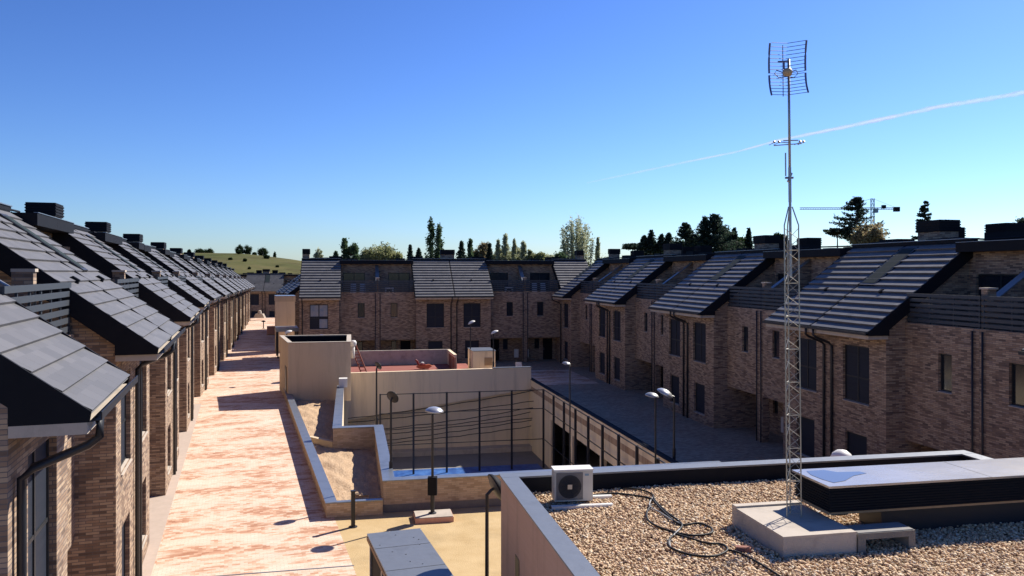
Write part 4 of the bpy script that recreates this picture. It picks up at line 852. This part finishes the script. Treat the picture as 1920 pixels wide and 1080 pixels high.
TL = [
 (598, 466, 16, 210, 'round', 'pale', 'small pale tree just above the left end of the middle row roof'),
 (646, 449, 18, 190, 'poplar', 'dark', 'left one of two dark trees above the left middle roof'), (663, 452, 24, 190, 'round', 'dark', 'right one of two dark trees above the left middle roof'),
 (630, 474, 12, 190, 'conifer', 'dark', 'tiny dark treetop left of the two dark trees'),
 (690, 468, 34, 200, 'round', 'olive', 'low yellowish tree behind the middle row'), (717, 457, 62, 200, 'round', 'olive', 'wide rounded yellow-green tree behind the middle row'),
 (769, 461, 8, 180, 'conifer', 'pine', 'thin dark conifer tip left of the tall poplars'), (785, 468, 14, 180, 'conifer', 'pine', 'small dark conifer beside the tall poplars'),
 (808, 415, 20, 170, 'poplar', 'dark', 'taller left poplar of the dark pair behind the middle chimney'), (823, 424, 20, 170, 'poplar', 'dark', 'shorter right poplar of the dark pair behind the middle chimney'),
 (865, 455, 18, 170, 'conifer', 'pine', 'pointed dark conifer right of the middle chimney'), (882, 451, 12, 180, 'poplar', 'dark', 'narrow dark tree left of the brownish tree'), (905, 452, 38, 185, 'round', 'brown', 'brownish budding tree behind the middle row'),
 (918, 458, 12, 180, 'conifer', 'pine', 'dark conifer against the brownish tree'),
 (948, 442, 16, 200, 'poplar', 'pale', 'tallest of the thin pale poplars'), (934, 452, 10, 200, 'poplar', 'pale', 'thin pale poplar left of the tallest one'), (964, 451, 9, 200, 'poplar', 'pale', 'thin pale poplar right of the tallest one'), (981, 455, 14, 200, 'poplar', 'pale', 'forked pale poplar farther right'),
 (995, 466, 16, 200, 'round', 'olive', 'low olive bush between pale poplars'), (1012, 474, 24, 200, 'round', 'olive', 'low olive bush at the right end of the pale poplars'), (955, 474, 40, 205, 'round', 'olive', 'low olive thicket under the pale poplars'),
 (1080, 403, 78, 190, 'multi', 'pale', 'big many-stemmed pale green poplar'), (1121, 448, 9, 190, 'poplar', 'pale', 'single thin pale poplar right of the big one'),
 (1048, 474, 26, 170, 'round', 'dark', 'dark bush at the foot of the big poplar'), (1140, 482, 60, 220, 'round', 'olive', 'low green scrub right of the big poplar'),
 (1186, 459, 40, 160, 'cedar', 'pine', 'scraggy dark pine left of the conifer group'), (1208, 446, 16, 150, 'conifer', 'pine', 'short dark conifer at the left of the group'), (1221, 434, 18, 150, 'conifer', 'pine', 'pointed conifer above the right row ridge'),
 (1240, 443, 14, 150, 'conifer', 'pine', 'small conifer in the middle of the group'), (1254, 440, 20, 150, 'conifer', 'pine', 'twin-topped small conifer next to the slender dark cedar'),
 (1285, 418, 48, 145, 'cedar', 'pine', 'slender dark cedar left of the great cedar'), (1322, 408, 60, 145, 'conifer', 'pine', 'dark conifer just left of the great cedar'), (1340, 401, 88, 145, 'cedar', 'pine', 'great dark cedar, the tallest of the group'),
 (1362, 428, 34, 150, 'round', 'dark', 'dark rounded tree against the great cedar'), (1377, 430, 12, 150, 'conifer', 'pine', 'thin leaning conifer right of the great cedar'), (1404, 432, 10, 150, 'conifer', 'pine', 'thin conifer left of the chimneys'), (1392, 446, 30, 155, 'round', 'bush', 'dark shrub left of the chimneys'),
 (1462, 438, 24, 150, 'round', 'bush', 'dark shrub behind the lattice mast'), (1606, 370, 96, 130, 'cedar', 'pine', 'airy wide cedar in front of the crane'), (1628, 420, 62, 125, 'round', 'brown', 'brownish rounded tree at the foot of the crane'),
 (1570, 430, 40, 130, 'cedar', 'pine', 'low dark cedar boughs left of the airy cedar'), (1734, 376, 34, 140, 'cedar', 'pine', 'cedar top showing above the brick chimney'), (1776, 416, 22, 140, 'conifer', 'pine', 'tiny conifer top between the right chimneys'), (938, 468, 34, 204, 'round', 'olive', 'low olive scrub left of the tallest pale poplar'), (972, 466, 34, 206, 'round', 'pale', 'pale low scrub right of the tallest pale poplar'), (1030, 478, 30, 206, 'round', 'pale', 'pale low scrub halfway to the big poplar'),
 (1222, 456, 60, 156, 'round', 'bush', 'low dark mass of foliage under the left conifers'), (1262, 452, 56, 156, 'round', 'bush', 'low dark mass of foliage under the twin-topped conifer'), (1306, 440, 70, 152, 'round', 'dark', 'dense dark tree filling the foot of the great cedar'), (1372, 448, 50, 152, 'round', 'bush', 'dark green shrubbery right of the great cedar'),
 (830, 476, 30, 176, 'round', 'dark', 'dark foliage at the foot of the tall poplar pair'), (745, 474, 26, 200, 'round', 'olive', 'small yellowish bush at the right of the wide rounded tree'), (890, 470, 40, 186, 'round', 'dark', 'dark undergrowth beneath the brownish tree'),
 (1912, 410, 44, 130, 'round', 'pine', 'dark treetop at the extreme right edge of the photo'),
]
DN = {1606: .6, 1734: .5, 1186: .8, 1570: .6, 1285: .6}
for a in TL: tree(*a, dens=DN.get(a[0], 1.))
for px, top, wpx, Y, lab in ((450, 459, 17, 520, 'left one of the paired round trees on the hilltop'), (464, 460, 18, 520, 'right one of the paired round trees on the hilltop'), (492, 465, 20, 520, 'lone round tree on the hilltop right of the pair'), (374, 467, 18, 520, 'left tree of the low clump on the hilltop'), (392, 467, 20, 520, 'right tree of the low clump on the hilltop'),
                             (515, 472, 6, 520, 'tiny bush on the hill crest near its right end'), (355, 467, 7, 520, 'tiny bush on the hill crest above the left roofs'), (477, 473, 8, 510, 'small bush on the crest between the round trees')):
    X = (px - HX) / F * Y; zb = float(hillz(np.array(X), np.array(float(Y)))); tree(px, top, wpx, Y, 'round', 'bush', lab, 'hill_tree', zb - 1)
for k, (px, py, w_) in enumerate(((448, 481, 10), (500, 484, 12), (459, 490, 8), (468, 495, 6), (432, 489, 7), (380, 476, 8), (520, 492, 6), (420, 498, 7), (490, 505, 8))):
    Y = 300 + (505 - py) * 7.5; X = (px - HX) / F * Y; zb = float(hillz(np.array(X), np.array(Y))); top = HY - (zb + w_ * .6 / F * Y - CZ) / Y * F
    o = tree(px, top, w_, Y, 'round', 'bush', 'dark bush dotted on the grassy hillside', 'hill_bush', zb - .3, 'bush', dens=.5); o['group'] = 'bushes dotted on the hillside'

# ------------------------------------------------------------------ crane
Y = 420.; q = D(1636, 372, Y); k_ = Y / F; base = -2; H_ = q.z - base; zj = D(0, 391, Y).z - base
t = empty('tower_crane', (q.x, Y, base), 0, 'distant blue-grey tower crane behind the airy cedar', 'crane')
def lattice(b, p, q_, w__, n, r):
    p, q_ = Vector(p), Vector(q_); d = (q_ - p).normalized(); up = Vector((0, 1, 0)); s_ = d.cross(up).normalized()
    cs = [s_ * w__ + up * w__, s_ * -w__ + up * w__, s_ * -w__ - up * w__, s_ * w__ - up * w__]
    for c_ in cs: b.tube([p + c_, q_ + c_], r, 4)
    for i in range(n):
        a_, b2 = p.lerp(q_, i / n), p.lerp(q_, (i + 1) / n)
        for j in range(4): b.tube([a_ + cs[j], b2 + cs[(j + 1) % 4]], r * .6, 3)
b = MB(); lattice(b, (0, 0, 0), (0, 0, H_), .7, 22, .16); b.build('tower', M['crane'], t)
b = MB(); lattice(b, (0, 0, zj), (-136 * k_, 0, zj), .45, 30, .12); b.tube([(0, 0, H_), (-60 * k_, 0, zj + .5)], .08, 4); b.build('jib', M['crane'], t)
b = MB(); lattice(b, (0, 0, zj), (48 * k_, 0, zj), .45, 10, .12); b.tube([(0, 0, H_), (44 * k_, 0, zj + .5)], .08, 4); b.build('counter_jib', M['crane'], t)
b = MB(); b.box(40 * k_, 50 * k_, -1, 1, zj - 1.6, zj + .8); b.box(18 * k_, 24 * k_, -1, 1, zj, zj + 1.8); b.build('counterweight', M['darkcoat'], t)
b = MB(); b.box(.8, 2.6, -1, 1, zj - 2.2, zj); b.build('cab', M['crane'], t)

# ------------------------------------------------------------------ contrail: a long thin ice cloud high in the air
YC = 5200.; pts = [(1100, 343), (1200, 322), (1290, 303), (1380, 285), (1460, 263), (1560, 243), (1660, 222), (1760, 200), (1850, 186), (1960, 166), (2200, 120)]
b = MB(); rad = [5, 8, 9, 7, 10, 13, 14, 16, 18, 19, 20]; P3 = []; RR = []
for i in range(len(pts) - 1):
    for k in range(10):
        f = k / 10; P3.append(D(pts[i][0] + (pts[i + 1][0] - pts[i][0]) * f, pts[i][1] + (pts[i + 1][1] - pts[i][1]) * f, YC)); RR.append((rad[i] + (rad[i + 1] - rad[i]) * f) * random.uniform(.8, 1.2))
n_ = 10; vs = []
for p, r_ in zip(P3, RR):
    for j in range(n_): a_ = 2 * math.pi * j / n_; vs.append(p + Vector((0, math.cos(a_) * r_, math.sin(a_) * r_)))
b.add(vs, [(i * n_ + j, i * n_ + (j + 1) % n_, (i + 1) * n_ + (j + 1) % n_, (i + 1) * n_ + j) for i in range(len(P3) - 1) for j in range(n_)])
cm = bpy.data.materials.new('ice_cloud'); cm.use_nodes = True; tt = cm.node_tree; tt.nodes.remove(tt.nodes['Principled BSDF'])
df = N(tt, 'ShaderNodeBsdfTranslucent'); df.inputs[0].default_value = (.9, .9, .92, 1); d2 = N(tt, 'ShaderNodeBsdfDiffuse'); d2.inputs[0].default_value = (.9, .9, .92, 1); tp = N(tt, 'ShaderNodeBsdfTransparent'); ad = N(tt, 'ShaderNodeMixShader'); mx = N(tt, 'ShaderNodeMixShader')
tc = N(tt, 'ShaderNodeTexCoord'); nz = N(tt, 'ShaderNodeTexNoise'); nz.inputs['Scale'].default_value = .012; nz.inputs['Detail'].default_value = 5; mr = N(tt, 'ShaderNodeMapRange'); mr.inputs['From Min'].default_value = .35; mr.inputs['From Max'].default_value = .65; mr.inputs['To Max'].default_value = .55; mr.inputs['To Min'].default_value = .2
sx = N(tt, 'ShaderNodeSeparateXYZ'); tt.links.new(tc.outputs['Object'], sx.inputs[0]); m2 = N(tt, 'ShaderNodeMapRange'); m2.inputs['From Min'].default_value = 450; m2.inputs['From Max'].default_value = 2400; m2.inputs['To Min'].default_value = .15
mu = N(tt, 'ShaderNodeMath', operation='MULTIPLY'); tt.links.new(sx.outputs[0], m2.inputs[0]); tt.links.new(mr.outputs[0], mu.inputs[0]); tt.links.new(m2.outputs[0], mu.inputs[1])
lw = N(tt, 'ShaderNodeLayerWeight'); lw.inputs[0].default_value = .5; iv = N(tt, 'ShaderNodeMath', operation='SUBTRACT'); iv.inputs[0].default_value = 1; tt.links.new(lw.outputs['Facing'], iv.inputs[1]); mu2 = N(tt, 'ShaderNodeMath', operation='MULTIPLY'); tt.links.new(mu.outputs[0], mu2.inputs[0]); tt.links.new(iv.outputs[0], mu2.inputs[1])
tt.links.new(tc.outputs['Object'], nz.inputs['Vector']); tt.links.new(nz.outputs['Fac'], mr.inputs[0]); tt.links.new(df.outputs[0], ad.inputs[1]); tt.links.new(d2.outputs[0], ad.inputs[2])
tt.links.new(tp.outputs[0], mx.inputs[1]); tt.links.new(ad.outputs[0], mx.inputs[2]); tt.links.new(mu2.outputs[0], mx.inputs[0]); tt.links.new(mx.outputs[0], tt.nodes['Material Output'].inputs[0])
tag(b.build('contrail', cm, smooth=True), kind='structure')
